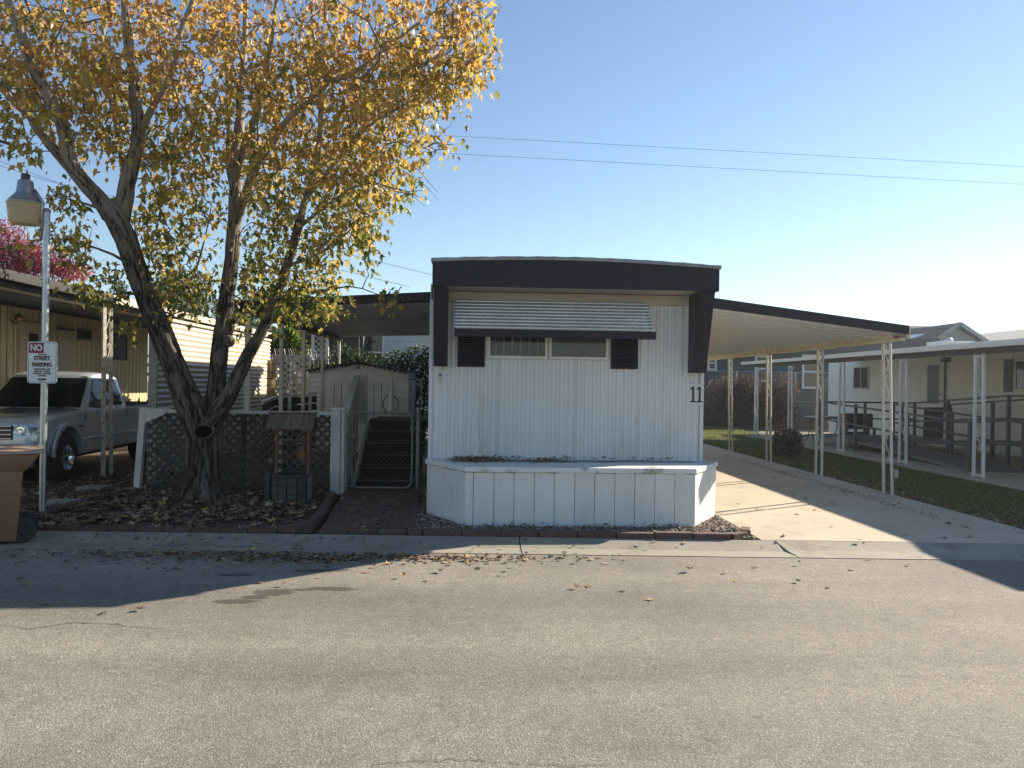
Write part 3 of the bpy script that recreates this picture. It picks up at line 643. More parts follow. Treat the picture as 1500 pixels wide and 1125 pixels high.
# number plate and wall box
p = AY(1019, 578, TY0)
pl = obj('number_plate', MB().box(p.x-.085, p.x+.085, TY0-.024, TY0-.0115, p.z-.13, p.z+.13), 'white', parent=home, bevel=.004)
for dx_ in (-.040, .040):
    q = [(-.034,-.095),(.036,-.095),(.036,-.080),(.014,-.076),(.014,.097),(-.006,.097),(-.034,.074),(-.034,.058),(-.010,.066),(-.010,-.076),(-.034,-.080)]
    obj('digit', MB().prism([(p.x+dx_+a, TY0-.025, p.z+b) for a, b in q], (0, -.006, 0)), 'ink', parent=pl)
p = AY(645, 554, TY0)
o = obj('wall_plate', MB().box(p.x-.06, p.x+.06, TY0-.022, TY0-.0115, p.z-.07, p.z+.05), 'white', parent=home, bevel=.004)
obj('fixture', MB().lathe([(.0, -.05), (.018, -.045), (.022, -.01), (.014, .02), (0, .024)], 12, (p.x, TY0-.035, p.z)), 'tan', parent=o, smooth='auto')
obj('fixture_cap', MB().box(p.x-.012, p.x+.012, TY0-.05, TY0-.02, p.z+.03, p.z+.055), 'plastic', parent=o)
p = AY(626, 455, 9.45); tag(obj('porch_light', joined([MB().box(TX0-.07, TX0-.012, 9.42, 9.5, 2.38, 2.46), MB().lathe([(.05,0),(.06,.05),(.02,.09),(0,.09)], 12, (TX0-.11, 9.46, 2.38))]), 'shedl', parent=home))
# skirting planter in front: boards, cap, debris
PL = [(-.61, 9.16), (-.14, 8.36), (2.375, 8.36), (2.855, 9.16)]; PZ = .672
plt = thing('planter_box', 'long white wooden planter box of vertical boards below the front wall', 'planter', (1.1, 8.9, 0))
def boards(a, c, ws, z0=.03):
    a = Vector((*a, 0)); c = Vector((*c, 0)); d = (c-a); L_ = d.length; d.normalize(); n = d.cross(Z); t = 0
    tot = sum(ws)
    for k, w_ in enumerate(ws):
        ww = w_/tot*L_; p = a+d*(t+.0022); q = a+d*(t+ww-.0022); t += ww; j = random.uniform(0, .006)
        quad = [p+n*(j), q+n*(j+random.uniform(-.002,.002)), q-n*.018, p-n*.018]
        obj('board', MB().prism([v+Z*(z0+random.uniform(-.01,.012)) for v in quad], (0, 0, PZ-.035-z0)), 'plank', parent=plt, bevel=.003)
boards(PL[0], PL[1], [.5, 1, 1, .7]); boards(PL[1], PL[2], [.38]+[1]+[.99]*9+[1]); boards(PL[2], PL[3], [1.1, 1, 1])
boards(PL[3], (2.75, 9.29), [1]); boards((-.60, 9.29), PL[0], [1])
inn = [(-.55, 9.27), (-.585, 9.17), (-.125, 8.39), (2.355, 8.39), (2.83, 9.17), (2.72, 9.27)]
obj('backing', MB().prism([(x*.985+.015, y+.012, .01) for x, y in inn], (0,0,PZ-.06)), 'crack', parent=plt)
outp = [(-.62, 9.295), (-.635, 9.16), (-.15, 8.335), (2.385, 8.335), (2.88, 9.16), (2.76, 9.295)]
obj('top_cap', MB().prism([(x, y, PZ-.03) for x, y in outp], (0, 0, .055)), 'ptop', parent=plt, bevel=.006)
# debris lying on the cap
blobd = blob; sd0 = blobd((.85, 9.02), .75, .14, PZ+.028); sd0.v = [Vector((v.x, min(9.28, v.y), v.z)) for v in sd0.v]; obj('dirt_film', sd0, 'soilfilm', parent=plt)
sd1 = blobd((1.95, 9.08), .55, .12, PZ+.028); sd1.v = [Vector((v.x, min(9.28, v.y), v.z)) for v in sd1.v]; obj('dirt_film', sd1, 'soilfilm', parent=plt)
n = 1020; XY = np.stack([np.concatenate([RNG.normal(.0, .17, 720), RNG.normal(.80, .13, 170), RNG.uniform(-.3, 2.4, 130)]), np.where(np.arange(n)<720, 9.0+RNG.normal(0, .10, n), np.where(np.arange(n)<890, 9.0+RNG.normal(0,.06,n), 9.27-np.abs(RNG.normal(0, .05, n))))], 1)
XY = XY[(XY[:,0] > -.42)]
V, T = ground_leaves(XY, PZ+.027, RNG.uniform(.02, .045, len(XY)), .8)
tag(np_mesh('leaf_debris', V, T, 'litter', kind='stuff'), 'dark dry leaf debris lying on top of the white planter box')

# ================================================================== CARPORT RIGHT OF No 11
cp = thing('carport', 'beige pan-roofed carport with dark fascia over the sunlit driveway', 'carport', (4.5, 10.9, 0))
cx0, cx1 = 2.745, 6.10
def cz(x): return 2.80+(x-cx0)/(cx1-cx0)*(-.40)
nP = 34; Y0, Y1 = 10.73, 21.2; pw = (Y1-Y0)/nP
for k in range(nP):
    y = Y0+k*pw
    m_ = MB()
    prof = [(0, 0), (.02, 0), (.035, .0), (pw-.050, 0), (pw-.040, -.022), (pw-.008, -.022)]
    vs = []
    for yy, zz in prof:
        for x in (cx0, cx1): vs.append((x, y+yy, cz(x)+zz))
        for x in (cx0, cx1): vs.append((x, y+yy, cz(x)+zz+.012))
    nn = len(prof)
    m_.add(vs, [(4*i, 4*i+4, 4*i+5, 4*i+1) for i in range(nn-1)]+[(4*i+2, 4*i+3, 4*i+7, 4*i+6) for i in range(nn-1)]+[(4*i+1, 4*i+5, 4*i+7, 4*i+3) for i in range(nn-1)]+[(4*i, 4*i+2, 4*i+6, 4*i+4) for i in range(nn-1)])
    m_.box(cx0, cx1, y+.012, y+pw-.035, cz(cx0)+.06, cz(cx0)+.0605) if False else None
    obj('roof_pan', m_, 'pan', parent=cp)
m_ = MB(); m_.add([(cx0,Y0+.001,cz(cx0)+.07),(cx1,Y0+.001,cz(cx1)+.07),(cx1,Y1,cz(cx1)+.07),(cx0,Y1,cz(cx0)+.07)], [(0,1,2,3)]); obj('roof_top', m_, 'roofm', parent=cp)
obj('fascia', MB().prism([(cx0-.02, 10.7, 2.77), (6.09, 10.7, 2.385), (6.09, 10.7, 2.51), (cx0-.02, 10.7, 2.92)], (0, .025, 0)), 'navy', parent=cp)
for k in range(nP):
    y = Y0+k*pw; m_ = MB().box(cx1+.002, cx1+.05, y+.03, y+pw-.03, 2.33, 2.475); m_.box(cx1+.002, cx1+.038, y+pw-.03, y+pw+.03, 2.335, 2.475)
    obj('gutter_section', m_, 'valance', parent=cp)
obj('beam', MB().box(6.0, 6.085, 10.78, 21.1, 2.29, 2.34), 'valance', parent=cp, bevel=.006)
obj('beam_face', ribbed((6.03, 21.1, 2.342), (0,-1,0), (0,0,1), 10.1, .075, pitch=.152, dep=.014, ridge=.55, nrm=(-1,0,0)), 'valance', parent=cp)
for i, (y, ln) in enumerate(((11.22, (.04,-.02)), (13.45, (.0,0)), (15.9, (.03,0)), (18.4, (.05,0)), (20.8, (0,0)))):
    scroll_post(cp, 6.045, y, .04, 2.289, gap=.22, lean=ln)
# small clamp on the nearest post
tag(obj('clamp', MB().box(6.10, 6.16, 11.05, 11.13, .30, .42), 'galv', parent=cp, bevel=.005))

# ================================================================== CARPORT LEFT OF No 11 (porch cover)
cl = thing('carport', 'dark-fascia porch cover on slim posts left of the white home, ribbed grey underside', 'carport', (-2, 11, 0))
lx0, lx1 = -3.38, -.615
def lz(x): return 2.70+(x-lx0)/(lx1-lx0)*.10-.05
nP = 26; Y0, Y1 = 11.0, 18.3; pw = (Y1-Y0)/nP
for k in range(nP):
    y = Y0+k*pw; m_ = MB(); prof = [(0, 0), (pw*.42, 0), (pw*.5, .03), (pw*.92, .03), (pw*.985, 0)]; vs = []
    for yy, zz in prof:
        for x in (lx0, lx1): vs.append((x, y+yy, lz(x)+zz))
        for x in (lx0, lx1): vs.append((x, y+yy, lz(x)+zz+.01))
    nn = len(prof)
    m_.add(vs, [(4*i, 4*i+4, 4*i+5, 4*i+1) for i in range(nn-1)]+[(4*i+2, 4*i+3, 4*i+7, 4*i+6) for i in range(nn-1)]+[(4*i+1, 4*i+5, 4*i+7, 4*i+3) for i in range(nn-1)]+[(4*i, 4*i+2, 4*i+6, 4*i+4) for i in range(nn-1)])
    obj('roof_pan', m_, 'pan2', parent=cl)
m_ = MB(); m_.add([(lx0,Y0+.001,lz(lx0)+.06),(lx1,Y0+.001,lz(lx1)+.06),(lx1,Y1,lz(lx1)+.06),(lx0,Y1,lz(lx0)+.06)], [(0,1,2,3)]); obj('roof_top', m_, 'roofm', parent=cl)
obj('fascia', MB().prism([(lx0-.06, 10.965, 2.60), (lx1, 10.965, 2.77), (lx1, 10.965, 2.90), (lx0-.06, 10.965, 2.72)], (0, .025, 0)), 'navy', parent=cl)
obj('side_fascia', MB().box(lx0-.05, lx0-.02, 10.99, 18.35, 2.56, 2.70), 'navy', parent=cl)
obj('beam', MB().box(-3.33, -3.25, 11.05, 18.25, 2.55, 2.645), 'shedl', parent=cl)
for y, w_ in ((11.05, .075), (12.9, .06), (14.5, .06), (16.2, .05), (18.1, .05)):
    obj('post', MB().box(-3.29-w_/2, -3.29+w_/2, y-w_/2, y+w_/2, .04, 2.549), 'post', parent=cl, bevel=.004)
# ================================================================== FENCE, GATE, STAIRS, WELL
def clip_rect(poly, x0, x1, z0, z1):
    def cl(p, f, g):
        o = []
        for i in range(len(p)):
            a, b_ = p[i], p[(i+1) % len(p)]; fa, fb = f(a), f(b_)
            if fa >= 0: o.append(a)
            if (fa >= 0) != (fb >= 0): t = fa/(fa-fb); o.append((a[0]+(b_[0]-a[0])*t, a[1]+(b_[1]-a[1])*t))
        return o
    for f in (lambda p: p[0]-x0, lambda p: x1-p[0], lambda p: p[1]-z0, lambda p: z1-p[1]):
        if len(poly) < 3: return []
        poly = cl(poly, f, None)
    return poly
def lattice(parent, P0, P1, z0, z1, w_=.037, pitch=.13, m='lattice', joinit=False, th=.007, name='lattice_slat'):
    P0 = Vector((*P0, 0)); P1 = Vector((*P1, 0)); d = P1-P0; L_ = d.length; d.normalize(); n = d.cross(Z); H = z1-z0; J = MB()
    for s_, off in ((1, 0), (-1, th+.001)):
        k = -H
        while k < L_+H:
            a = k if s_ > 0 else k; hw = w_*.7071
            poly = [(a-hw, 0-.1), (a+hw, -.1), (a+hw+s_*(H+.2), H+.1), (a-hw+s_*(H+.2), H+.1)]
            poly = clip_rect(poly, 0, L_, 0, H)
            if len(poly) >= 3:
                jj = random.uniform(-.001, .001)
                pr = MB().prism([P0+d*x+Z*(z0+z)+n*(off+jj*0) for x, z in poly], n*th)
                if joinit: J.add(pr.v, pr.f)
                else: obj(name, pr, m, parent=parent)
            k += pitch*(1 if not joinit else 1)
    if joinit: obj('lattice_panel', J, m, parent=parent, kind='stuff', fix=False)
fn = thing('lattice_fence', 'weathered grey diagonal lattice fence with white posts and top rail behind the tree', 'fence', (-3.3, 10.85, 0))
FL, FR = (-4.62, 10.95), (-2.0, 10.82)
lattice(fn, FL, FR, .06, 1.13)
obj('top_rail', MB().bar((-4.66, 10.94, 1.155), (-1.98, 10.80, 1.155), .10, .045), 'fpost', parent=fn, bevel=.004)
obj('bottom_rail', MB().bar((-4.60, 10.99, .08), (-2.05, 10.86, .08), .035, .08), 'lattice', parent=fn)
obj('post', MB().bar((-4.74, 10.90, .0), (-4.66, 10.90, 1.20), .085, .085, up=(0,1,0)), 'fpost', parent=fn, bevel=.004)
q = [(-4.70,10.86,1.19),(-4.28,10.86,1.19),(-4.38,10.86,1.10),(-4.66,10.86,.98)]
obj('corner_brace', MB().prism(q, (0,.03,0)), 'fpost', parent=fn, bevel=.003)
for x0, x1, yo in ((-2.055, -1.925, 0), (-1.92, -1.87, .03)):
    obj('post', MB().box(x0, x1, 10.74+yo, 10.85+yo, .02, 1.205), 'fpost', parent=fn, bevel=.004)
obj('post_cap', MB().box(-2.065, -1.86, 10.73, 10.90, 1.207, 1.235), 'fpost', parent=fn, bevel=.004)
for x in (-3.95, -3.3, -2.65): obj('stile', MB().box(x-.03, x+.03, 10.93, 10.97, .05, 1.13), 'lattice', parent=fn)
# gate
gt = thing('chain_link_gate', 'closed chain-link gate in a rounded tube frame at the end of the brick path', 'gate', (-1.4, 11.0, 0))
gx0, gx1, gz0, gz1, gy = -1.80, -.95, .10, 1.17, 11.0; r_ = .11; pts = []
for cx, cz_, a0 in ((gx1-r_, gz0+r_, -90), (gx1-r_, gz1-r_, 0), (gx0+r_, gz1-r_, 90), (gx0+r_, gz0+r_, 180)):
    for k in range(7): a = R(a0+k*15); pts.append((cx+r_*math.cos(a), gy, cz_+r_*math.sin(a)))
pts.append(pts[0]); obj('frame', MB().tube(pts, .017, 8, False), 'galvd', parent=gt, smooth=True)
mesh = MB(); k = -1.1
while k < 2.0:
    for s_ in (1, -1):
        pl_ = clip_rect([(k, -.01), (k+.0034, -.01), (k+.0034+s_*1.1, 1.09), (k+s_*1.1, 1.09)], 0, gx1-gx0-.02, 0, gz1-gz0-.02)
        if len(pl_) > 2: mesh.prism([(gx0+.01+x, gy+.002*s_, gz0+.01+z) for x, z in pl_], (0, .002, 0))
    k += .075
obj('wire_mesh', mesh, 'meshw', parent=gt, kind='stuff', fix=False)
obj('stretcher_bar', MB().tube([(-1.75, gy, .12), (-1.75, gy, 1.15)], .010, 6), 'galvd', parent=gt)
obj('latch', joined([MB().bar((-1.95, gy-.02, .83), (-1.76, gy-.02, .84), .02, .02), MB().bar((-1.84, gy-.03, .78), (-1.83, gy-.03, .93), .015, .015)]), 'galvd', parent=gt)
for z in (.25, .95): obj('hinge', joined([MB().tube([(-.965, gy, z), (-.85, gy, z)], .012, 6), MB().tube([(-.955, gy, z-.03), (-.955, gy, z+.03)], .024, 8)]), 'galvd', parent=gt)
gp_ = thing('gate_post', 'round steel gate post with a domed cap beside the white wall', 'post', (-.87, 11.0, 0))
obj('pipe', MB().tube([(-.87, 11, 0), (-.87, 11, 1.20)], .032, 12), 'galvd', parent=gp_, smooth='auto')
obj('cap', MB().lathe([(.036, 0), (.037, .02), (.026, .045), (0, .055)], 12, (-.87, 11, 1.195)), 'galvd', parent=gp_, smooth=True)
# fence stretch behind, running beside the stairs
hf = thing('tube_fence', 'thin tube fence panel in front of the green hedge next to the white wall', 'fence', (-.75, 14.5, 0))
obj('top_rail', MB().tube([(-1.35, 14.5, 1.66), (-.6, 14.5, 1.66)], .014, 6), 'galvd', parent=hf)
for x in (-1.3, -1.1, -.9, -.72): obj('upright', MB().tube([(x, 14.5, .0), (x, 14.5, 1.66)], .008, 5), 'galvd', parent=hf)
# stairs with dark carpeted treads
st = thing('staircase', 'dark carpeted stairs with white side board behind the chain-link gate', 'stairs', (-1.35, 11.6, 0))
nS = 6; sy0, rise, run = 11.45, .165, .26
for k in range(nS):
    y0 = sy0+k*run; z1 = rise*(k+1)
    d_ = run if k < nS-1 else 1.1
    obj('tread', MB().box(-1.80, -.86, y0-.02, y0+d_, z1-.035, z1), 'step', parent=st, bevel=.006)
    obj('riser', MB().box(-1.79, -.87, y0+.005, y0+.02, z1-rise+.001, z1-.036), 'step', parent=st)
    obj('nosing', MB().box(-1.80, -.86, y0-.032, y0-.021, z1-.03, z1-.004), 'stepface', parent=st)
obj('stringer', MB().prism([(-1.87, 11.42, 0), (-1.87, 13.8, 0), (-1.87, 13.8, .95), (-1.87, 12.85, .95), (-1.87, 11.42, .12)], (.05, 0, 0)), 'fpost', parent=st)
hr = thing('stair_railing', 'slanting white boarded handrail rising beside the dark stairs', 'railing', (-1.9, 12, 0))
a = AY(503, 606, 10.98); c = AY(523, 551, 13.0)
obj('handrail', MB().bar(a+Vector((.02,.02,.0)), c, .10, .045), 'fpost', parent=hr, bevel=.004)
a2 = Vector((a.x+.02, a.y+.02, a.z)); 
obj('side_board', MB().prism([a2+Vector((0,0,-.02)), a2+Vector((0,0,-1.1)), Vector((c.x,c.y,.6)), Vector((c.x,c.y,c.z-.02))], (.03,0,0)), 'fpost', parent=hr)
for px in (523, 536):
    t_ = AY(px, 551, 13.0); obj('baluster', MB().box(t_.x-.03, t_.x+.03, 12.97, 13.03, .95, t_.z), 'fpost', parent=hr)
obj('cross_rail', MB().bar(AY(521, 551, 13.0), AY(539, 550, 13.0), .05, .05), 'fpost', parent=hr)
obj('cross_rail', MB().bar(AY(521, 589, 13.0), AY(539, 584, 13.0), .04, .04), 'fpost', parent=hr)
for i in range(4):
    t_ = AY(524+i*4, 552, 13.05); obj('picket', MB().box(t_.x-.017, t_.x+.017, 13.04, 13.06, .9, t_.z-.02), 'fpost', parent=hr)
# wishing well
WX, WY = -2.43, 10.15
ww = thing('wishing_well', 'small weathered wooden wishing well with shingled roof beside the lattice fence', 'wishing well', (WX, WY, 0))
nb = 14
for k in range(nb):
    a = 2*pi*k/nb
    for j in range(3):
        rr = .255; z0 = .04+j*.11
        c_ = Vector((WX+rr*math.cos(a), WY+rr*math.sin(a), z0)); u = Vector((-math.sin(a), math.cos(a), 0)); n = Vector((math.cos(a), math.sin(a), 0)); n2 = n*random.uniform(.016, .024)
        obj('stave_block', MB().prism([c_-u*.052-n*.015, c_+u*.052-n*.015, c_+u*.054+n2, c_-u*.054+n2], (0,0,.103)), 'stave', parent=ww)
obj('rim', MB().lathe([(.22, .37), (.285, .37), (.285, .395), (.22, .395), (.22, .37)], 28, (WX, WY, 0)), 'stave', parent=ww)
obj('inside', MB().lathe([(.236, .05), (.236, .36)], 20, (WX, WY, 0)), 'crack', parent=ww)
for s_ in (-1, 1):
    obj('well_post', MB().box(WX+s_*.205-.018, WX+s_*.205+.018, WY-.018, WY+.018, .05, 1.0), 'cedarr', parent=ww, bevel=.003)
    for z in (.0,): obj('buttress', MB().box(WX+s_*.27-.03, WX+s_*.27+.03, WY-.2, WY-.14, .03, .38), 'stave', parent=ww, bevel=.004)
ridge = 1.16
for s_ in (-1, 1):
    for k in range(8):
        x0 = WX-.30+k*.075; x1 = x0+.072; dd = random.uniform(-.008, .008)
        obj('shingle', MB().prism([(x0, WY+s_*.01, ridge), (x1, WY+s_*.01, ridge), (x1, WY+s_*.20, .975+dd), (x0, WY+s_*.20, .975+dd)], (0, s_*.006, .014)), 'cedar', parent=ww)
obj('ridge_board', MB().box(WX-.31, WX+.31, WY-.03, WY+.03, ridge+.015, ridge+.035), 'cedar', parent=ww)
obj('crank', MB().tube([(WX-.2, WY, .83), (WX+.2, WY, .83)], .014, 8), 'cedar', parent=ww)
bk = Vector((WX+.13, WY-.03, 0))
obj('bucket', MB().lathe([(0, .60), (.052, .60), (.062, .70), (.055, .70), (.047, .61)], 14, (bk.x, bk.y, 0)), 'cedarr', parent=ww)
obj('rope', MB().tube([(bk.x, bk.y, .70), (bk.x, bk.y, .83)], .005, 5), 'cedar', parent=ww)
# ================================================================== STEPPING STONES
for (px, py, w_, d_, nm) in ((88, 741, .36, .30, 'pale square stepping stone at the foot of the lamp post'), (138, 719, .36, .30, 'flat grey stepping stone farther back among the fallen leaves')):
    p = G(px, py); tag(obj('stepping_stone', MB().prism([(p.x-w_/2, p.y-d_/2, .01), (p.x+w_/2-.03, p.y-d_/2+.02, .01), (p.x+w_/2, p.y+d_/2, .01), (p.x-w_/2+.02, p.y+d_/2-.01, .01)], (0,0,.06)), 'gutter', bevel=.008, org=(p.x,p.y,0)), nm, 'stepping stone')
# ================================================================== LAMP POST + SIGN
lp = thing('street_lamp', 'galvanised yard lamp post with yellowed drum lens at the left', 'lamp post', (-4.97, 8.9, 0))
LX, LY = -4.96, 8.86; tx = LX+.0
top = AY(68.5, 309, LY)
base = Vector((AY(62, 760, LY).x, LY, .0))
obj('base_slab', MB().box(base.x-.17, base.x+.17, LY-.13, LY+.13, .0, .055), 'gutter', parent=lp, bevel=.01)
obj('pole', MB().tube([base, top], .036, 18), 'galv', parent=lp, smooth='auto')
obj('pole_cap', MB().lathe([(.041, -.02), (.041, .01), (.02, .03), (0, .03)], 14, top), 'galvd', parent=lp, smooth='auto')
hd = AY(37, 299, LY-.03)
obj('bracket_arm', MB().tube([top+Vector((-.045,0,-.28)), top+Vector((-.05,0,-.02)), Vector((hd.x+.19, hd.y, hd.z+.03)), Vector((hd.x+.10, hd.y, hd.z+.16))], [.022,.022,.018,.018], 8), 'galv', parent=lp, smooth=True)
for z in (-.22, -.12): obj('bolt', MB().tube([top+Vector((-.05,-.045,z)), top+Vector((-.05,.045,z))], .01, 6), 'galvd', parent=lp)
obj('lamp_shade', MB().lathe([(.185, 0), (.188, .012), (.178, .022), (.10, .115), (.095, .13)], 28, hd), 'galv', parent=lp, smooth='auto')
obj('housing', MB().lathe([(.100, .115), (.092, .13), (.078, .25), (.070, .262), (0, .262)], 20, hd), 'galv', parent=lp, smooth='auto')
obj('photocell', MB().lathe([(.047, .255), (.045, .33), (.03, .34), (0, .34)], 16, hd), 'plastic', parent=lp, smooth='auto')
obj('lens', MB().lathe([(.178, -.002), (.165, -.12), (.155, -.20), (.145, -.225), (.0, -.235)], 28, hd), 'amber', parent=lp, smooth='auto')
for z in np.linspace(-.02, -.2, 6): obj('lens_ring', MB().lathe([(.180-(-z)*.11, z-.004), (.184-(-z)*.11, z), (.180-(-z)*.11, z+.004)], 24, hd), 'amber', parent=lp)
sc_ = AY(62, 531, LY-.05)
sg = thing('parking_sign', 'white metal sign reading NO STREET PARKING on the lamp pole', 'sign', (sc_.x, sc_.y, sc_.z))
def rrect(cx, cz_, w_, h_, r_, y, n=5):
    o = []
    for sx, sz, a0 in ((1,-1,-90),(1,1,0),(-1,1,90),(-1,-1,180)):
        for k in range(n+1): a = R(a0+90*k/n); o.append((cx+sx*(w_/2-r_)+r_*math.cos(a), y, cz_+sz*(h_/2-r_)+r_*math.sin(a)))
    return o
SW, SH = .325, .465; x, y, z = sc_
obj('plate', MB().prism(rrect(x, z, SW, SH, .035, y), (0,.003,0)), 'signw', parent=sg)
bo = rrect(x, z, SW-.022, SH-.022, .028, y-.0012); bi = rrect(x, z, SW-.030, SH-.030, .025, y-.0012); nn = len(bo)
obj('border', MB().add(bo+bi, [(i, (i+1)%nn, nn+(i+1)%nn, nn+i) for i in range(nn)]), 'signk', parent=sg)
obj('red_field', MB().box(x-SW/2+.014, x-.002+.015, y-.0022, y-.001, z+SH/2-.128, z+SH/2-.014), 'signr', parent=sg)
put_text('NO', .098, 'lettering', 'signw', sg, (x-.067, y-.0035, z+SH/2-.071), .003, .84)
put_text('ANYTIME', .022, 'lettering', 'signk', sg, (x, y-.003, z+.088), 0, 1)
put_text('STREET', .068, 'lettering', 'signk', sg, (x-.002, y-.003, z+.046), .002, .80)
put_text('PARKING', .064, 'lettering', 'signk', sg, (x-.004, y-.003, z-.025), .002, .80)
for i, s_ in enumerate(('VIOLATORS CARS', 'WILL BE TOWED', 'AWAY AT OWNERS', 'EXPENSE')): put_text(s_, .026, 'lettering', 'signk', sg, (x, y-.003, z-.075-i*.024), 0, .85)
obj('emblem', MB().box(x-.045, x+.045, y-.0025, y-.001, z-.198, z-.178), 'signk', parent=sg)
for dz in (.205, -.213): obj('bolt', MB().lathe([(.009, -.006), (.009, 0)], 8, (x+.003, y-.001, z+dz), 'y'), 'galvd', parent=sg)
for dz in (.15, -.15): obj('bracket', MB().box(x-.05, x+.05, y+.004, y+.014, z+dz-.012, z+dz+.012), 'galvd', parent=sg)

# ================================================================== WHEELIE BIN
bn = thing('trash_bin', 'brown wheeled trash bin with pale dusty sky-lit lid at the left kerb', 'trash bin', (-4.39, 7.56, 0), rz=R(30), local=True)
bx0, bx1, by0, by1 = -.72, .02, -.02, .50
def taper(x0,x1,y0,y1,z0,X0,X1,Yy0,Yy1,z1): return MB().add([(x0,y0,z0),(x1,y0,z0),(x1,y1,z0),(x0,y1,z0),(X0,Yy0,z1),(X1,Yy0,z1),(X1,Yy1,z1),(X0,Yy1,z1)], [(0,3,2,1),(4,5,6,7),(0,1,5,4),(1,2,6,5),(2,3,7,6),(3,0,4,7)])
obj('body', taper(bx0+.08, bx1-.035, by0+.05, by1-.05, .02, bx0+.01, bx1+.01, by0+.01, by1-.01, .72), 'bin', parent=bn, bevel=.025, smooth='auto')
obj('rim', taper(bx0-.01, bx1+.03, by0-.008, by1+.008, .70, bx0-.03, bx1+.15, by0-.03, by1+.03, .865), 'bin', parent=bn, bevel=.018, smooth='auto')
obj('band', taper(bx0+.045, bx1+.0, by0+.024, by1-.024, .46, bx0+.035, bx1+.012, by0+.018, by1-.018, .50), 'bin', parent=bn, bevel=.006)
lid = MB().grid(lambda s_, t_: (bx0-.05+(bx1-bx0+.23)*s_, by0-.045+(by1-by0+.09)*t_, .895+.03*math.sin(pi*t_)**.6*math.sin(pi*min(1,max(0,s_)))**.5), 12, 10)
V_ = lid.v; 
lidb = joined([lid, taper(bx0-.05, bx1+.18, by0-.045, by1+.045, .868, bx0-.05, bx1+.18, by0-.045, by1+.045, .894)])
obj('lid', lidb, 'lid', parent=bn, smooth='auto')
for k in range(3): obj('lid_rib', MB().box(bx0+.12+k*.2, bx0+.15+k*.2, by0+.08, by1-.08, .915, .934), 'lid', parent=bn, bevel=.004)
obj('handle_bar', MB().tube([(bx1+.13, by0+.08, .83), (bx1+.13, by1-.08, .83)], .015, 8), 'plastic', parent=bn)
for yy, wxo in ((by0+.09, -.0), (by1-.08, .01)):
    wl_ = obj('wheel', MB().lathe([(.0,-.025),(.06,-.025),(.075,-.03),(.118,-.028),(.125,-.015),(.125,.015),(.118,.028),(.075,.03),(.06,.025),(0,.025)], 24, (bx1+wxo, yy, .125), 'y'), 'rubber', parent=bn, smooth='auto')
    sp_ = MB()
    for k in range(6): a = 2*pi*k/6; sp_.bar((bx1+wxo, yy-.031, .125), (bx1+wxo+.07*math.cos(a), yy-.031, .125+.07*math.sin(a)), .012, .018, up=(0,1,0))
    obj('spokes', sp_, 'plastic', parent=wl_)
obj('axle', MB().tube([(bx1-.0, by0+.09, .125), (bx1+.0, by1-.1, .125)], .012, 8), 'galvd', parent=bn)

# ================================================================== PICKUP TRUCK (local coordinates, nose towards -y)
tr = thing('pickup_truck', 'silver extended-cab pickup truck parked nose-out under the left carport', 'pickup truck', (-7.15, 12.02, .012), rz=.055, local=True)
HWD = .87
def arch(yc_, r_, n=12): return [(yc_+r_*math.cos(pi-pi*k/n)*-1, .40+r_*math.sin(pi*k/n)) for k in range(n+1)]
prof = [(-.74,.50),(-.80,.56),(-.80,.68),(-.785,.90),(-.73,.985),(-.60,1.02),(-.2,1.055),(.25,1.085),(.50,1.10),(.70,1.10),(1.4,1.085),(2.30,1.085),(2.34,1.10),(4.22,1.12),(4.26,1.05),(4.26,.60),(4.2,.52)]
bot = [(3.62,.50)]+[(3.20+.43*math.cos(pi*k/12), .42+.43*math.sin(pi*k/12)) for k in range(13)]+[(2.76,.40),(.46,.38)]+[(.43*math.cos(pi*k/12), .42+.43*math.sin(pi*k/12)) for k in range(13)]+[(-.46,.42),(-.60,.46)]
prof = prof+bot; nP_ = len(prof)
ts = [-1,-.985,-.95,-.88,-.75,-.5,-.2,0,.2,.5,.75,.88,.95,.985,1]
body = MB()
def bodypt(t, y, z):
    a = abs(t); x = t*HWD
    side = 1-.035*max(0, (z-.85))/.25-.03*max(0, (.62-z))/.25
    if y < -.3: x *= 1-.10*((-.3-y)/.5)**2; y = y+.16*a**5*min(1, (-.3-y)/.4)
    if z > .88: z -= (.055*max(0, (a-.75)/.25)**2.2) if y < 2.35 else .03*max(0, (a-.9)/.1)**2
    if -.75 < y < .6 and z > .93: z += .022*(1-(min(1, abs(a-.45)/.35))**2)*.5
    if a > .93: x *= 1-.012*(a-.93)/.07
    return (x*side, y, z)
for t in ts:
    for y, z in prof: body.v.append(Vector(bodypt(t, y, z)))
for i in range(len(ts)-1):
    for k in range(nP_): q = i*nP_; body.f.append((q+k, q+(k+1) % nP_, q+nP_+(k+1) % nP_, q+nP_+k))
body.f.append(tuple(range(nP_))[::-1]); e = (len(ts)-1)*nP_; body.f.append(tuple(range(e, e+nP_)))
obj('body', body, 'paint', parent=tr, smooth='auto')
cabp = [(.52,1.05),(.78,1.22),(1.12,1.56),(1.22,1.635),(1.36,1.685),(1.65,1.705),(2.05,1.695),(2.17,1.66),(2.235,1.58),(2.36,1.10),(2.36,1.05)]
def cabw(z): return .80-max(0, z-1.08)*.27
cab = MB(); tc_ = [-1,-.97,-.9,-.7,0,.7,.9,.97,1]
def cabpt(t, y, z):
    a = abs(t); w_ = cabw(z)
    if y < 1.2: y += .13*a**3*(1 if z < 1.6 else .8)
    z2 = z-(.03*max(0, (a-.85)/.15)**1.5 if z > 1.6 else 0)-(.012*a*a if z > 1.6 else 0)
    return (t*w_, y, z2)
for t in tc_:
    for y, z in cabp: cab.v.append(Vector(cabpt(t, y, z)))
nC = len(cabp)
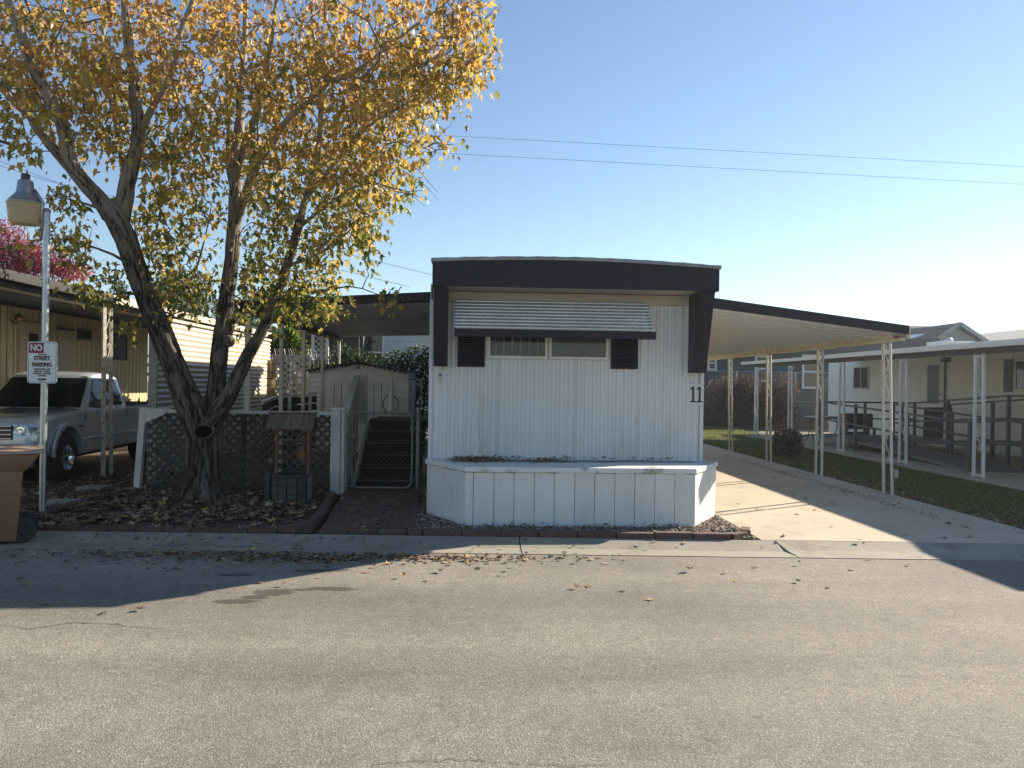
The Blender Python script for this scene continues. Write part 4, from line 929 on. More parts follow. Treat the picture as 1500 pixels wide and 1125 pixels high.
for i in range(len(tc_)-1):
    for k in range(nC): q = i*nC; cab.f.append((q+k, q+(k+1) % nC, q+nC+(k+1) % nC, q+nC+k))
cab.f.append(tuple(range(nC))[::-1]); e = (len(tc_)-1)*nC; cab.f.append(tuple(range(e, e+nC)))
cabo = obj('cab', cab, 'paint', parent=tr, smooth='auto')
ws = MB().grid(lambda s_, t_: Vector(cabpt((s_*2-1)*.90, .62+(1.14-.62)*t_, 1.10+(1.575-1.10)*t_))+Vector((0,-.012,.012))+Vector((0, -.012*(1-(2*t_-1)**2)*0, .0)), 14, 6)
obj('windshield', ws, 'cglass', parent=tr, smooth=True)
for s_ in (1, -1):
    def sp(y, z, o=.008): return (s_*(cabw(z)+o), y, z)
    obj('door_window', MB().prism([sp(.86,1.115),sp(1.52,1.115),sp(1.50,1.585),sp(1.27,1.585)], (s_*.003,0,0)), 'cglass', parent=tr)
    obj('rear_side_window', MB().prism([sp(1.60,1.115),sp(2.20,1.13),sp(2.10,1.57),sp(1.58,1.585)], (s_*.003,0,0)), 'cglass', parent=tr)
    def bs(y, z): return Vector((s_*(HWD*(1-.035*max(0, z-.85)/.25-.03*max(0, .62-z)/.25)+.001), y, z))
    dl = MB()
    for a, c in (((.62,.42),(.60,1.02)),((1.57,.40),(1.57,1.05)),((.62,.42),(1.57,.40)),((2.26,.42),(2.26,1.05)),((1.57,.40),(2.26,.42))): dl.bar(bs(*a), bs(*c), .005, .010, up=(1,0,0))
    obj('door_gap', dl, 'plastic', parent=tr)
    obj('side_moulding', MB().bar(bs(.50,.62), bs(2.70,.63), .018, .03, up=(0,0,1)), 'paint', parent=tr, bevel=.004)
    obj('rocker_trim', MB().bar(bs(.50,.42), bs(2.70,.43), .02, .02), 'paint', parent=tr)
    obj('door_handle', MB().bar(bs(1.34,.955), bs(1.50,.957), .035, .05), 'plastic', parent=tr, bevel=.01)
    obj('badge', MB().bar(bs(.30,.83)+Vector((s_*.004,0,0)), bs(.46,.832)+Vector((s_*.004,0,0)), .012, .032), 'plastic', parent=tr)
    for yc_ in (0, 3.2):
        fl = MB()
        P_ = [(yc_+r_*math.cos(pi*k/16), .42+r_*math.sin(pi*k/16)) for r_ in (.43, .49) for k in range(17)]
        fl.add([(s_*(HWD+.012), y, z) for y, z in P_]+[(s_*(HWD-.02), y, z) for y, z in P_], [(k, k+1, 18+k, 17+k) for k in range(16)]+[(k, k+1, 35+k, 34+k) for k in range(16)]+[(17+k, 18+k, 52+k, 51+k) for k in range(16)])
        obj('wheel_arch', fl, 'paint', parent=tr, smooth='auto')
        wx = s_*.74
        w_ = obj('wheel', MB().lathe([(.20,-.115),(.30,-.12),(.345,-.105),(.372,-.085),(.376,0),(.372,.085),(.345,.105),(.30,.12),(.20,.115)], 40, (wx, yc_, .376), 'x'), 'rubber', parent=tr, smooth='auto')
        obj('rim', MB().lathe([(.0,.045*s_),(.05,.05*s_),(.06,.03*s_),(.16,.02*s_),(.165,.06*s_),(.205,.10*s_),(.215,.118*s_),(.205,.08*s_),(.19,-.08*s_)], 36, (wx, yc_, .376), 'x'), 'chrome', parent=w_, smooth='auto')
        spk = MB()
        for k in range(5):
            a = 2*pi*k/5+.3; da = .20
            for dd in (-da, da): spk.bar((wx+s_*.085, yc_+.045*math.cos(a), .376+.045*math.sin(a)), (wx+s_*.098, yc_+.20*math.cos(a+dd*.9), .376+.20*math.sin(a+dd*.9)), .025, .03, up=(1,0,0))
        obj('spokes', spk, 'chrome', parent=w_, bevel=.006, smooth='auto')
        obj('hub_cap', MB().lathe([(.045,.07*s_),(.045,.11*s_),(.03,.12*s_),(0,.12*s_)], 16, (wx, yc_, .376), 'x'), 'chrome', parent=w_, smooth='auto')
    # mirror
    mr_ = MB().box(min(s_*.86, s_*1.03), max(s_*.86, s_*1.03), .78, .87, 1.10, 1.24)
    obj('wing_mirror', mr_, 'plastic', parent=tr, bevel=.025, smooth='auto')
    # headlight, wraps round the corner
    hl = MB().grid(lambda u, v: Vector(bodypt(s_*(.55+.43*u), -.79+.02*v, .75+(.155-.02*u)*v))+Vector((s_*.003*u, -.010, 0)), 8, 4)
    hb = obj('headlight', hl, 'lensw', parent=tr, smooth=True)
    c_ = Vector(bodypt(s_*.70, -.78, .82)); obj('reflector', MB().lathe([(.06,-.004),(.045,-.006),(.0,-.002)], 18, c_+Vector((0,-.012,0)), 'y'), 'chrome', parent=hb, smooth=True)
bm_ = MB().grid(lambda u, v: (lambda t: Vector((t*.90*(1-.03*abs(t)**4), -.90+.26*abs(t)**5, .47+.16*v))+Vector((0, -.025*math.sin(pi*v), 0)))(u*2-1), 24, 6)
obj('bumper', bm_, 'chrome', parent=tr, smooth=True)
obj('bumper_core', MB().box(-.80, .80, -.80, -.60, .44, .60), 'plastic', parent=tr)
obj('grille', MB().box(-.46, .46, -.822, -.76, .69, .90), 'plastic', parent=tr, bevel=.01)
for k in range(4): obj('grille_bar', MB().box(-.46, .46, -.834, -.823, .70+k*.06, .72+k*.06), 'paint', parent=tr, bevel=.003)
obj('air_dam', MB().box(-.74, .74, -.74, -.70, .28, .46), 'plastic', parent=tr, bevel=.02)
obj('undercarriage', MB().box(-.62, .62, -.5, 4.0, .30, .42), 'plastic', parent=tr)
obj('bed_cover', MB().box(-.70, .70, 2.45, 4.15, 1.10, 1.125), 'plastic', parent=tr)
obj('bed_rail', joined([MB().box(s_*.76-.03, s_*.76+.03, 2.40, 4.18, 1.112, 1.135) for s_ in (-1, 1)]), 'plastic', parent=tr)
for s_ in (-.45, .25): obj('wiper', MB().bar((s_, .56, 1.085), (s_+.42, .66, 1.135), .012, .012), 'plastic', parent=tr)
obj('antenna', MB().tube([(.72,.30,1.0),(.74,.32,1.45)], .003, 4), 'plastic', parent=tr)
# ================================================================== LEFT NEIGHBOUR HOUSE
lh = thing('cream_house', 'cream vertical-panel mobile home with wide carport roof behind the silver pickup', 'house', (-8.6, 14, 0))
HX = -8.62
ys = [8.0]
while ys[-1] < 20.3: ys.append(ys[-1]+1.22)
ys[-1] = 20.35
for a, c in zip(ys[:-1], ys[1:]):
    obj('wall_panel', ribbed((HX, a+.004, .35), (0,1,0), (0,0,1), c-a-.008, 2.62, pitch=.203, dep=-.012, ridge=.10, nrm=(1,0,0)), 'cream', parent=lh)
obj('body', MB().box(HX-4, HX-.015, 8.0, 20.34, .35, 3.05), 'cream', parent=lh)
obj('skirting', MB().box(HX-3.9, HX-.03, 8.05, 20.30, 0, .349), 'creamd', parent=lh)
obj('end_wall', ribbed((HX-.014, 20.352, .35), (-1,0,0), (0,0,1), 3.9, 2.62, pitch=.203, dep=-.012, ridge=.1, nrm=(0,1,0)), 'cream', parent=lh)
def lhp(px, py): return AX(px, py, HX)
a, c = lhp(26, 470), lhp(56, 545); yc_ = (a.y+c.y)/2
dr = obj('door', MB().box(HX+.002, HX+.05, a.y, c.y, .75, a.z), 'creamd', parent=lh, bevel=.006)
fd = window(lh, (HX+.052, yc_+.05, 1.9), .42, 1.15, face=(1,0,0), glass='glass', curtain='curtaind', fm='creamd', hmull=1); 
for px0, px1, nm in ((84, 103, 'closet_door'),):
    a, c = lhp(px0, 483), lhp(px1, 545); obj('door', MB().box(HX+.002, HX+.035, a.y, c.y, .6, a.z), 'creamd', parent=lh, bevel=.006)
    obj('door_hood', MB().box(HX+.002, HX+.07, a.y-.03, c.y+.03, a.z+.01, a.z+.05), 'shedl', parent=lh)
a, c = lhp(113, 481), lhp(131, 499); window(lh, (HX+.012, (a.y+c.y)/2, (a.z+c.z)/2), c.y-a.y, a.z-c.z, face=(1,0,0), curtain='curtaind', fm='shedl')
a, c = lhp(166, 488), lhp(184, 528); window(lh, (HX+.012, (a.y+c.y)/2, (a.z+c.z)/2), c.y-a.y, a.z-c.z, face=(1,0,0), curtain='curtaind', fm='shedl', hmull=1)
p = lhp(14, 464); pf = obj('porch_lamp', MB().lathe([(.03,-.08),(.06,-.05),(.07,0),(.06,.03),(.02,.06),(0,.07)], 16, (HX+.16, p.y, p.z)), 'copper', parent=lh, smooth='auto')
obj('lamp_arm', MB().tube([(HX, p.y, p.z-.05), (HX+.10, p.y, p.z-.12), (HX+.16, p.y, p.z-.10)], .014, 6), 'shedl', parent=pf)
obj('eave_trim', MB().box(HX, HX+.04, 8.0, 20.36, 2.90, 2.97), 'shedl', parent=lh)
# carport roof pans, running from the house to the beam
ry0, ry1 = 8.6, 24.0; n_ = 38; pw = (ry1-ry0)/n_
for k in range(n_):
    y = ry0+k*pw; m_ = MB(); z0, z1 = 2.99, 2.86
    m_.prism([(HX-.02, y+.006, z0), (-5.97, y+.006, z1), (-5.97, y+.006, z1+.02), (HX-.02, y+.006, z0+.02)], (0, pw-.012, 0))
    obj('roof_pan', m_, 'soffit', parent=lh)
obj('roof', MB().prism([(HX-4.2, ry0, 3.06), (-5.93, ry0, 2.89), (-5.93, ry0, 2.92), (HX-.5, ry0, 3.09), (HX-4.2, ry0, 3.12)], (0, ry1-ry0, 0)), 'tealr', parent=lh)
obj('gutter', MB().box(-5.925, -5.84, ry0, 12.5, 2.80, 2.93), 'rubber', parent=lh, bevel=.01)  # near run almost black: tree shade put into the brown gutter's colour
obj('gutter', MB().box(-5.925, -5.84, 12.51, ry1, 2.80, 2.93), 'corr', parent=lh, bevel=.01)
obj('front_fascia', MB().box(HX-4.2, -5.93, ry0-.03, ry0-.002, 2.86, 3.06), 'shedl', parent=lh)
obj('beam', MB().box(-6.06, -5.96, ry0+.1, ry1-.1, 2.74, 2.855), 'crack', parent=lh)
p0 = G(158, 700); scroll_post(lh, -6.0, p0.y, .012, 2.739, gap=.24, up_w=.055, m='postold', lean=(.03, 0))
for y in (15.6, 19.0, 22.6): scroll_post(lh, -6.0, y, .012, 2.739, gap=.22, up_w=.04, m='corr')
# corrugated privacy screen
cs = thing('corrugated_screen', 'tall cream corrugated metal screen, half in sun, behind the tree trunk', 'screen wall', (-4.85, 14, 0))
sy = [AX(229, 500, -4.85).y, AX(396, 500, -4.85).y]; nS_ = 6; wS = (sy[1]-sy[0])/nS_
for k in range(nS_):
    y0 = sy[0]+k*wS; z1a = 2.50; H = 2.32
    rows_ = 27*4
    def sf(u, v): ph = v*27*2*pi; return (-4.85+.016*math.sin(ph), y0+.004+(wS-.008)*u, .18+v*H)
    obj('sheet', MB().grid(sf, 1, rows_), 'corr', parent=cs, smooth=True, fix=False)
for k in range(nS_+1): y0 = sy[0]+k*wS; obj('post', MB().box(-4.95, -4.885, y0-.03, y0+.03, 0, 2.50), 'galvd', parent=cs)
obj('top_trim', MB().box(-4.90, -4.82, sy[0]-.02, sy[1], 2.505, 2.55), 'corr', parent=cs)
obj('end_trim', MB().box(-4.88, -4.82, sy[0]-.05, sy[0]-.01, .05, 2.5), 'galvd', parent=cs)
# reed-like bamboo roll next to the screen
def pt3(px, py, y): return AY(px, py, y)
rl = thing('bamboo_screen', 'yellow reed screen standing at the end of the corrugated wall', 'reed screen', (pt3(396,590,17.2).x, 17.2, 0))
a = pt3(392, 530, 17.2); c = pt3(402, 530, 17.2)
for k in range(9):
    x = a.x+(c.x-a.x)*k/8; obj('reed', MB().tube([(x, 17.2+.04*math.sin(k), .02), (x+.01, 17.2+.04*math.sin(k), 2.05)], .018, 5), 'bamboo' if 'bamboo' in MT else 'cream', parent=rl)
for z in np.linspace(.3, 1.95, 12): obj('binding', MB().box(a.x-.02, c.x+.02, 17.12, 17.14, z-.008, z+.008), 'cedar', parent=rl)
# pink picket fence bit behind the truck
pk = thing('picket_fence', 'short faded pinkish picket fence between the cream house and the corrugated screen', 'fence', (-8.0, 20.0, 0))
x0 = AY(217, 580, 20).x; x1 = AY(229, 580, 20).x
for k in range(4): x = x0+.03+k*(x1-x0)/3.6; obj('picket', MB().prism([(x-.04, 20, .05), (x+.04, 20, .05), (x+.04, 20, 1.18), (x, 20, 1.28), (x-.04, 20, 1.18)], (0,.02,0)), 'edging' , parent=pk)
for z in (.4, 1.0): obj('rail', MB().box(x0-.05, x1+.3, 20.025, 20.05, z, z+.07), 'edging', parent=pk)

# ================================================================== BACK YARD LEFT
# fence slats low and dark behind the lattice (another yard fence) 
yf = thing('yard_railing', 'dark slatted railing with pale posts in the side yard behind the lattice fence', 'railing', (-3.4, 14.5, 0))
pa, pb_ = AY(383, 592, 13.2), AY(462, 586, 16.5)
pts_ = [AY(384, 590, 13.0), AY(402, 582, 14.6), AY(463, 577, 15.2)]
for a, c in zip(pts_[:-1], pts_[1:]): obj('rail', MB().bar(a, c, .05, .04), 'fpost', parent=yf)
for a, c in zip(pts_[:-1], pts_[1:]):
    for k in range(7): dz = -.10-k*.15; obj('slat', MB().bar(a+Vector((0,.04,dz)), c+Vector((0,.04,dz)), .02, .12), 'darkwood', parent=yf)
for t_ in (AY(398,582,14.6), AY(425,580,14.8), AY(455,578,15.1)): obj('post', MB().box(t_.x-.03, t_.x+.03, t_.y-.05, t_.y+.0, .03, t_.z), 'post', parent=yf)
# shed
sx0, sx1 = AY(452, 560, 17.2).x-.25, AY(598, 560, 17.2).x; SY = 17.2; ez = AY(597, 546, SY).z; pz = AY(523, 531, SY).z; pcx = AY(525, 531, SY).x
shd = thing('garden_shed', 'beige metal garden shed with low gable roof and double doors beyond the stairs', 'shed', ((sx0+sx1)/2, SY, 0))
sx0 = 2*pcx-sx1
obj('front_wall', MB().prism([(sx0, SY, 0), (sx1, SY, 0), (sx1, SY, ez), (pcx, SY, pz-.03), (sx0, SY, ez)], (0, .03, 0)), 'shed', parent=shd)
for z in np.arange(.10, ez-.02, .115):
    for u0, u1 in ((pcx+.72, sx1-.03), (sx0+.03, pcx-.75)): obj('siding_board', MB().prism([(u0, SY-.032, z), (u0, SY-.002, z+.004), (u0, SY-.002, z+.109), (u0, SY-.008, z+.109)], (u1-u0, 0, 0)), 'shed', parent=shd)
obj('body', MB().box(sx0+.02, sx1-.02, SY+.031, SY+2.2, 0, ez), 'shed', parent=shd)
for x in (sx0, sx1-.03, pcx+.70): obj('corner_post', MB().box(x, x+.035, SY-.03, SY-.001, 0, ez-.01), 'shed', parent=shd)
for s_ in (-1, 1):
    e_ = sx1 if s_ > 0 else sx0
    obj('roof_panel', MB().prism([(pcx, SY-.12, pz), (e_+s_*.06, SY-.12, ez+.0), (e_+s_*.06, SY-.12, ez+.03), (pcx, SY-.12, pz+.03)], (0, 2.5, 0)), 'shedl', parent=shd)
    for k in range(10):
        u0 = (k+.15)/10; u1 = (k+.65)/10
        A = Vector((pcx, SY-.13, pz)).lerp(Vector((e_, SY-.13, ez)), u0); B = Vector((pcx, SY-.13, pz)).lerp(Vector((e_, SY-.13, ez)), u1)
        obj('roof_tooth', MB().prism([A+Z*.02, B+Z*.02, B-Z*.035, (A+B)/2-Z*.05, A-Z*.035], (0,.01,0)), 'shedl', parent=shd)
    dx_ = (.36*s_)
    d_ = obj('door', MB().box(pcx+dx_-.33, pcx+dx_+.33, SY-.03, SY-.003, .05, ez-.24), 'shed', parent=shd, bevel=.005)
    for q_ in (-.16, 0, .16): obj('door_groove', MB().box(pcx+dx_+q_-.006, pcx+dx_+q_+.006, SY-.033, SY-.0305, .06, ez-.26), 'shedl', parent=d_)
obj('door_header', MB().box(pcx-.71, pcx+.69, SY-.035, SY-.002, ez-.235, ez-.19), 'shed', parent=shd)
obj('emblem', MB().prism([(pcx-.06, SY-.01, pz-.14), (pcx+.06, SY-.01, pz-.14), (pcx, SY-.01, pz-.08)], (0,.008,0)), 'cedar', parent=shd)
# hose / tools by the shed
p = AY(572, 590, 16.9); tag(obj('garden_hose', joined([MB().tube([(p.x+.17*math.cos(a), 16.9+i*.002, 1.12+.2*math.sin(a)) for i, a in enumerate(np.linspace(0, 11, 40))], .012, 6)]), 'galvd', org=(p.x, 16.9, 1.12)), 'coiled garden hose hanging on the front of the beige shed', 'hose')
p = AY(574, 580, 16.8); tag(obj('garden_umbrella', MB().lathe([(.01, 0), (.06, .3), (.075, .8), (.05, 1.25), (.012, 1.6)], 10, (p.x, 16.75, .1)), 'shed', org=(p.x, 16.75, .1), smooth='auto'), 'folded grey garden umbrella leaning by the right side of the shed', 'umbrella')
# electric meters and their board
mb_ = thing('meter_board', 'grey board with two round electric meters beside the white lattice', 'electric meter', (AY(440, 560, 18.6).x, 18.6, 0))
a, c = AY(433, 541, 18.6), AY(450, 573, 18.6)
obj('board', MB().box(a.x, c.x, 18.6, 18.66, c.z, a.z), 'meter', parent=mb_)
for py in (548.5, 558.5):
    q = AY(441, py, 18.6); f_ = obj('meter', MB().lathe([(.075,-.08),(.08,-.02),(.09,0)], 16, q, 'y'), 'galvd', parent=mb_); obj('dial', MB().lathe([(0,-.083),(.070,-.081)], 16, q, 'y'), 'signw', parent=f_)
obj('stand', MB().box(a.x+.05, c.x-.02, 18.6, 18.65, 0, c.z-.002), 'post', parent=mb_)
# white lattice panel
wlp = thing('lattice_fence', 'white lattice screen panel in the far corner of the side yard', 'fence', (AY(425, 560, 19.5).x, 19.5, 0))
a, c = AY(399, 522, 19.5), AY(452, 582, 19.5)
lattice(wlp, (a.x, 19.5), (c.x, 19.5), .9, a.z, w_=.045, pitch=.155, m='lattw', joinit=True)
obj('frame', joined([MB().box(a.x-.04, c.x+.04, 19.47, 19.5, a.z, a.z+.05), MB().box(a.x-.04, a.x, 19.47, 19.5, 0, a.z), MB().box(c.x, c.x+.04, 19.47, 19.5, 0, a.z)]), 'lattw', parent=wlp)
p = AY(424, 578, 19.0); tag(obj('garden_bag', MB().lathe([(0,0),(.28,.02),(.33,.5),(.30,.95),(.2,1.2),(0,1.25)], 12, (p.x, 19.0, .03)), 'green', org=(p.x, 19.0, .03), smooth='auto'), 'green covered garden bag standing before the white lattice panel', 'garden bag')
# chain link with barbed strands over the hedge line
bw = thing('wire_fence', 'rusty twisted-top wire fence running along the top of the back hedge', 'fence', (-4, 19.8, 0))
wx0, wx1 = AY(396, 515, 19.8).x, AY(500, 520, 19.8).x; wm = MB(); k = wx0
while k < wx1:
    for s_ in (1, -1):
        wm.bar((k, 19.8, 2.1), (k+s_*.10+random.uniform(-.02,.02), 19.8+random.uniform(-.05,.05), 2.42), .006, .006)
    k += .06
obj('twisted_wires', wm, 'galvd', parent=bw, kind='stuff', fix=False); obj('rail', MB().tube([(wx0, 19.8, 2.12), (wx1, 19.8, 2.12)], .02, 6), 'galvd', parent=bw)
for x in np.linspace(wx0, wx1, 4): obj('post', MB().tube([(x, 19.8, 0), (x, 19.8, 2.2)], .025, 6), 'galvd', parent=bw)

# ================================================================== FOLIAGE CLOUDS
def leaf_cloud(centres, n, size, m, name, parent, droop=.0, tmpl=(OV, OT), seed=1, aspect=1.0, kind='stuff'):
    """centres: (x, y, z, rx, ry, rz)"""
    r = np.random.default_rng(seed); C = np.array(centres, float); wgt = C[:,3]*C[:,4]*C[:,5]; wgt = wgt**.7; wgt /= wgt.sum()
    i = r.choice(len(C), n, p=wgt); q = unit(r.normal(size=(n, 3)))*(r.random((n, 1))**.45)
    P = C[i, :3]+q*C[i, 3:6]
    D = q*1.0+r.normal(size=(n, 3))*.8; D[:, 2] -= droop
    V, T = leaves(P, D, r.uniform(size[0], size[1], n), r.uniform(0, .5, n), tmpl=tmpl, aspect=aspect, NRM=r.normal(size=(n, 3)))
    return np_mesh(name, V, T, m, parent=parent, kind=kind)
def simple_tree(name, label, x, y, h, tr_h, blobs, n, size, m, tm='twig', seed=1, group=None, tr=.12, cat='tree', droop=0, aspect=1.0):
    t = thing(name, label, cat, (x, y, 0), group); rr = random.Random(seed)
    obj('trunk', MB().tube([(x, y, -.02), (x+.05, y, tr_h*.5), (x, y, tr_h), (x+.1, y, h*.85)], [tr, tr*.8, tr*.6, tr*.15], 8), tm, parent=t, smooth=True)
    lim = MB()
    for b_ in blobs:
        for k in range(3):
            e = Vector((b_[0]+rr.uniform(-.7,.7)*b_[3], b_[1]+rr.uniform(-.6,.6)*b_[4], b_[2]+rr.uniform(-.6,.8)*b_[5])); s0 = Vector((x, y, tr_h*rr.uniform(.6,1)))
            mid_ = s0.lerp(e, .5)+Vector((rr.uniform(-.2,.2), 0, rr.uniform(0,.3))); lim.tube([s0, mid_, e], [tr*.35, tr*.2, tr*.06], 5, False)
    obj('limbs', lim, tm, parent=t, smooth=True)
    leaf_cloud(blobs, n, size, m, 'crown', t, seed=seed, droop=droop, aspect=aspect); return t
def B(px, py, y, rx, rz, ry=None):      # blob by its place in the photo
    p = AY(px, py, y); s_ = y/FPX; return (p.x, p.y, p.z, rx*s_, ry or max(rx, rz)*s_*.8, rz*s_)
# hedge behind the shed
hg = thing('hedge', 'tall dark green clipped hedge behind the beige shed', 'hedge', (-2, 19.6, 0))
hb = []
hx0, hx1 = AY(500, 540, 19.6).x, AY(640, 540, 19.6).x+1
for x in np.arange(hx0, hx1, .33):
    u = (x-hx0)/(hx1-hx0)
    for z in (.3, .8, 1.3, 1.8, 2.12+.12*math.sin(x*3)): hb.append((x, 19.9, z, .34, .35, .33))
leaf_cloud(hb, 16000, (.06, .11), 'ever', 'foliage', hg, seed=5); obj('stems', joined([MB().tube([(x, 20, 0), (x+.1, 20, 1.6)], .025, 5) for x in np.arange(hx0, hx1, .5)]), 'twig', parent=hg, kind='stuff')
hg2 = thing('hedge', 'lower dark hedge with a few reddish sprigs between the white lattice and the shed', 'hedge', (-4.2, 19.9, 0))
leaf_cloud([(x, 20.3, z, .32, .3, .33) for x in np.arange(wx0+.9, hx0+.3, .33) for z in (.3, .9, 1.4, 1.8)], 6000, (.06, .11), 'ever', 'foliage', hg2, seed=6)
obj('stems', joined([MB().tube([(x, 20.3, 0), (x+.1, 20.3, 1.5)], .025, 5) for x in np.arange(wx0+1, hx0, .5)]), 'twig', parent=hg2, kind='stuff')
simple_tree('lime_tree', 'small bright green leafy tree above the white lattice panel', B(418,540,21,1,1)[0], 21, 3.4, 1.6, [B(415,500,21,20,18), B(432,510,21,18,14), B(405,515,21,18,20), B(425,488,21,12,8)], 3500, (.08,.14), 'bright', seed=3)
simple_tree('evergreen_tree', 'dark evergreen treetop showing between the two left trunk limbs', B(262,500,32,1,1)[0], 32, 6, 3, [B(255,420,32,30,22), B(285,440,32,24,20), B(232,440,32,20,20), B(300,415,32,10,12), B(270,470,32,40,20)], 6500, (.10,.2), 'ever', seed=11, tr=.2, aspect=.5)
simple_tree('evergreen_tree', 'dark evergreen treetop behind the middle trunk limb above the corrugated screen', B(345,500,30,1,1)[0], 30, 5.5, 3, [B(335,455,30,22,18), B(372,448,30,20,18), B(350,480,30,34,18)], 5000, (.10,.2), 'ever', seed=12, tr=.2, aspect=.5)
simple_tree('pine_sapling', 'small dark pine tip peeking over the cream carport roof', B(178,455,30,1,1)[0], 30, 5, 3, [B(176,424,30,9,10), B(172,440,30,14,10)], 900, (.12,.2), 'ever', seed=13, aspect=.35)
simple_tree('crimson_tree', 'bright crimson-pink autumn tree rising behind the cream house roof', B(35,480,26,1,1)[0], 26, 7.5, 3, [B(20,385,26,45,30), B(-40,370,26,40,40), B(70,392,26,45,18), B(105,398,26,30,14), B(12,345,26,22,24), B(-25,335,26,22,30), B(50,372,26,34,18)], 10000, (.08,.17), 'pink', seed=14, tr=.18, aspect=.55)

# bare twigs of the crimson tree
ct = [o for o in col.objects if o.name.startswith('crimson_tree')][0]; tw = MB(); rr = random.Random(4)
for k in range(90):
    p = AY(rr.uniform(-20, 125), 398, 26); hh = rr.uniform(.5, 2.0)*(1-.5*abs(k-30)/90); q = p+Vector((rr.uniform(-.5,.5), rr.uniform(-.8,.8), hh)); tw.tube([p, (p+q)/2+Vector((.08,0,0)), q], [.018,.012,.004], 4, False)
obj('twigs', tw, 'twig', parent=ct, kind='stuff', fix=False)

# ================================================================== FAR LEFT BUILDINGS
bh = thing('blue_house', 'pale blue clapboard house showing between the porch cover and the hedge', 'house', (-4.5, 30, 0))
by = 30; x0, x1 = AY(498, 500, by).x-1, AY(660, 500, by).x+1.2; zt = 3.6
for z in np.arange(2.0, zt, .24): obj('siding_board', MB().box(x0, x1, by-.02+random.uniform(0,.004), by+.02, z, z+.225), 'bluehouse', parent=bh)
obj('body', MB().box(x0, x1, by+.03, by+6, 0, zt), 'bluehouse', parent=bh)
p = AY(545, 508, by); window(bh, (p.x, by-.02, 2.75), .95, 1.5, curtain='curtaind', fm='signw', hmull=1, fr=.08)
obj('roof', MB().prism([(x0-.4, by-.4, zt), (x0-.4, by+6.4, zt), (x0-.4, by+3, zt+.35)], (x1-x0+.8, 0, 0)), 'tealr', parent=bh)
db = thing('dark_porch', 'dark shaded porch building with a light roof edge behind the small green tree', 'building', (-7, 27, 0))
x0, x1 = AY(428, 500, 27).x, AY(499, 500, 27).x
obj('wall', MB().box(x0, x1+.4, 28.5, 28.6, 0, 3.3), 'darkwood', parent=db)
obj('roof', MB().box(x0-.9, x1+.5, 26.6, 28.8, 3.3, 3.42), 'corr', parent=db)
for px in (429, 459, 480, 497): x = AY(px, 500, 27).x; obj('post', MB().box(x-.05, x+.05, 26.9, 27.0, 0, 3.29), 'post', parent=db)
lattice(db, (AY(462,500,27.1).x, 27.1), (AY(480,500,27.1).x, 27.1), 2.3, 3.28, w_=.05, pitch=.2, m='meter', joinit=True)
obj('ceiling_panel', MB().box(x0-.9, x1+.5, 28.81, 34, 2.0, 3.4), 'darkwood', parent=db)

# ================================================================== RIGHT NEIGHBOUR
rh = thing('pale_house', 'pale cream mobile home with storm door and ramp at the right edge', 'house', (12.6, 20, 0))
RX = 12.6; RY0, RY1 = 9.0, AX(1213, 590, 12.6).y
n_ = 13; wv = (RY1-RY0)/n_
for k in range(n_): obj('wall_panel', ribbed((RX, RY1-k*wv-.003, .35), (0,-1,0), (0,0,1), wv-.006, 2.35, pitch=.41, dep=-.008, ridge=.04, nrm=(-1,0,0)), 'cream2', parent=rh)
obj('body', MB().box(RX+.015, RX+4, RY0, RY1, .35, 2.75), 'cream2', parent=rh)
obj('skirting', MB().box(RX+.03, RX+3.9, RY0+.02, RY1-.02, 0, .349), 'cream2', parent=rh)
def rp(px, py): return AX(px, py, RX)
a, c = rp(1274, 536), rp(1251, 570); window(rh, (RX-.012, (a.y+c.y)/2, (a.z+c.z)/2), c.y-a.y, a.z-c.z, face=(-1,0,0), curtain='curtain', mull=1, fr=.05)
a, c = rp(1500, 526), rp(1487, 574); a2 = rp(1530, 526); window(rh, (RX-.012, (a2.y+c.y)/2, (a.z+c.z)/2), c.y-a2.y, a.z-c.z, face=(-1,0,0), curtain='curtaind', mull=1, fr=.06)
a, c = rp(1485, 526), rp(1472, 574); obj('shutter', MB().box(RX-.04, RX-.012, a.y+.02, c.y, c.z, a.z), 'rail', parent=rh)
a, c = rp(1385, 527), rp(1357, 600); dcy = (a.y+c.y)/2; dw = c.y-a.y
dr = obj('storm_door', MB().box(RX-.05, RX-.012, a.y, c.y, .55, a.z), 'cream2', parent=rh, bevel=.006)
obj('door_glass', MB().box(RX-.056, RX-.051, dcy-dw*.30, dcy+dw*.34, rp(1370,591).z, rp(1370,535).z), 'doorglass', parent=dr)
obj('door_frame', joined([MB().box(RX-.062, RX-.0565, dcy-dw*.36, dcy-dw*.305, rp(1370,592).z, rp(1370,533).z), MB().box(RX-.062, RX-.0565, dcy+dw*.345, dcy+dw*.40, rp(1370,592).z, rp(1370,533).z), MB().box(RX-.062, RX-.0565, dcy-dw*.304, dcy+dw*.344, rp(1370,534.5).z, rp(1370,532.5).z)]), 'signw', parent=dr)
obj('handle', MB().box(RX-.09, RX-.051, a.y+.06, a.y+.16, rp(1380,578).z-.02, rp(1380,578).z+.02), 'galvd', parent=dr)
q = rp(1390, 527); obj('wall_lamp', MB().box(RX-.16, RX-.012, q.y-.12, q.y+.12, q.z-.06, q.z+.06), 'rail', parent=rh, bevel=.02)
obj('conduit', MB().tube([(RX-.03, rp(1386,540).y, 2.5), (RX-.03, rp(1386,540).y, 1.0)], .02, 6), 'rail', parent=rh)
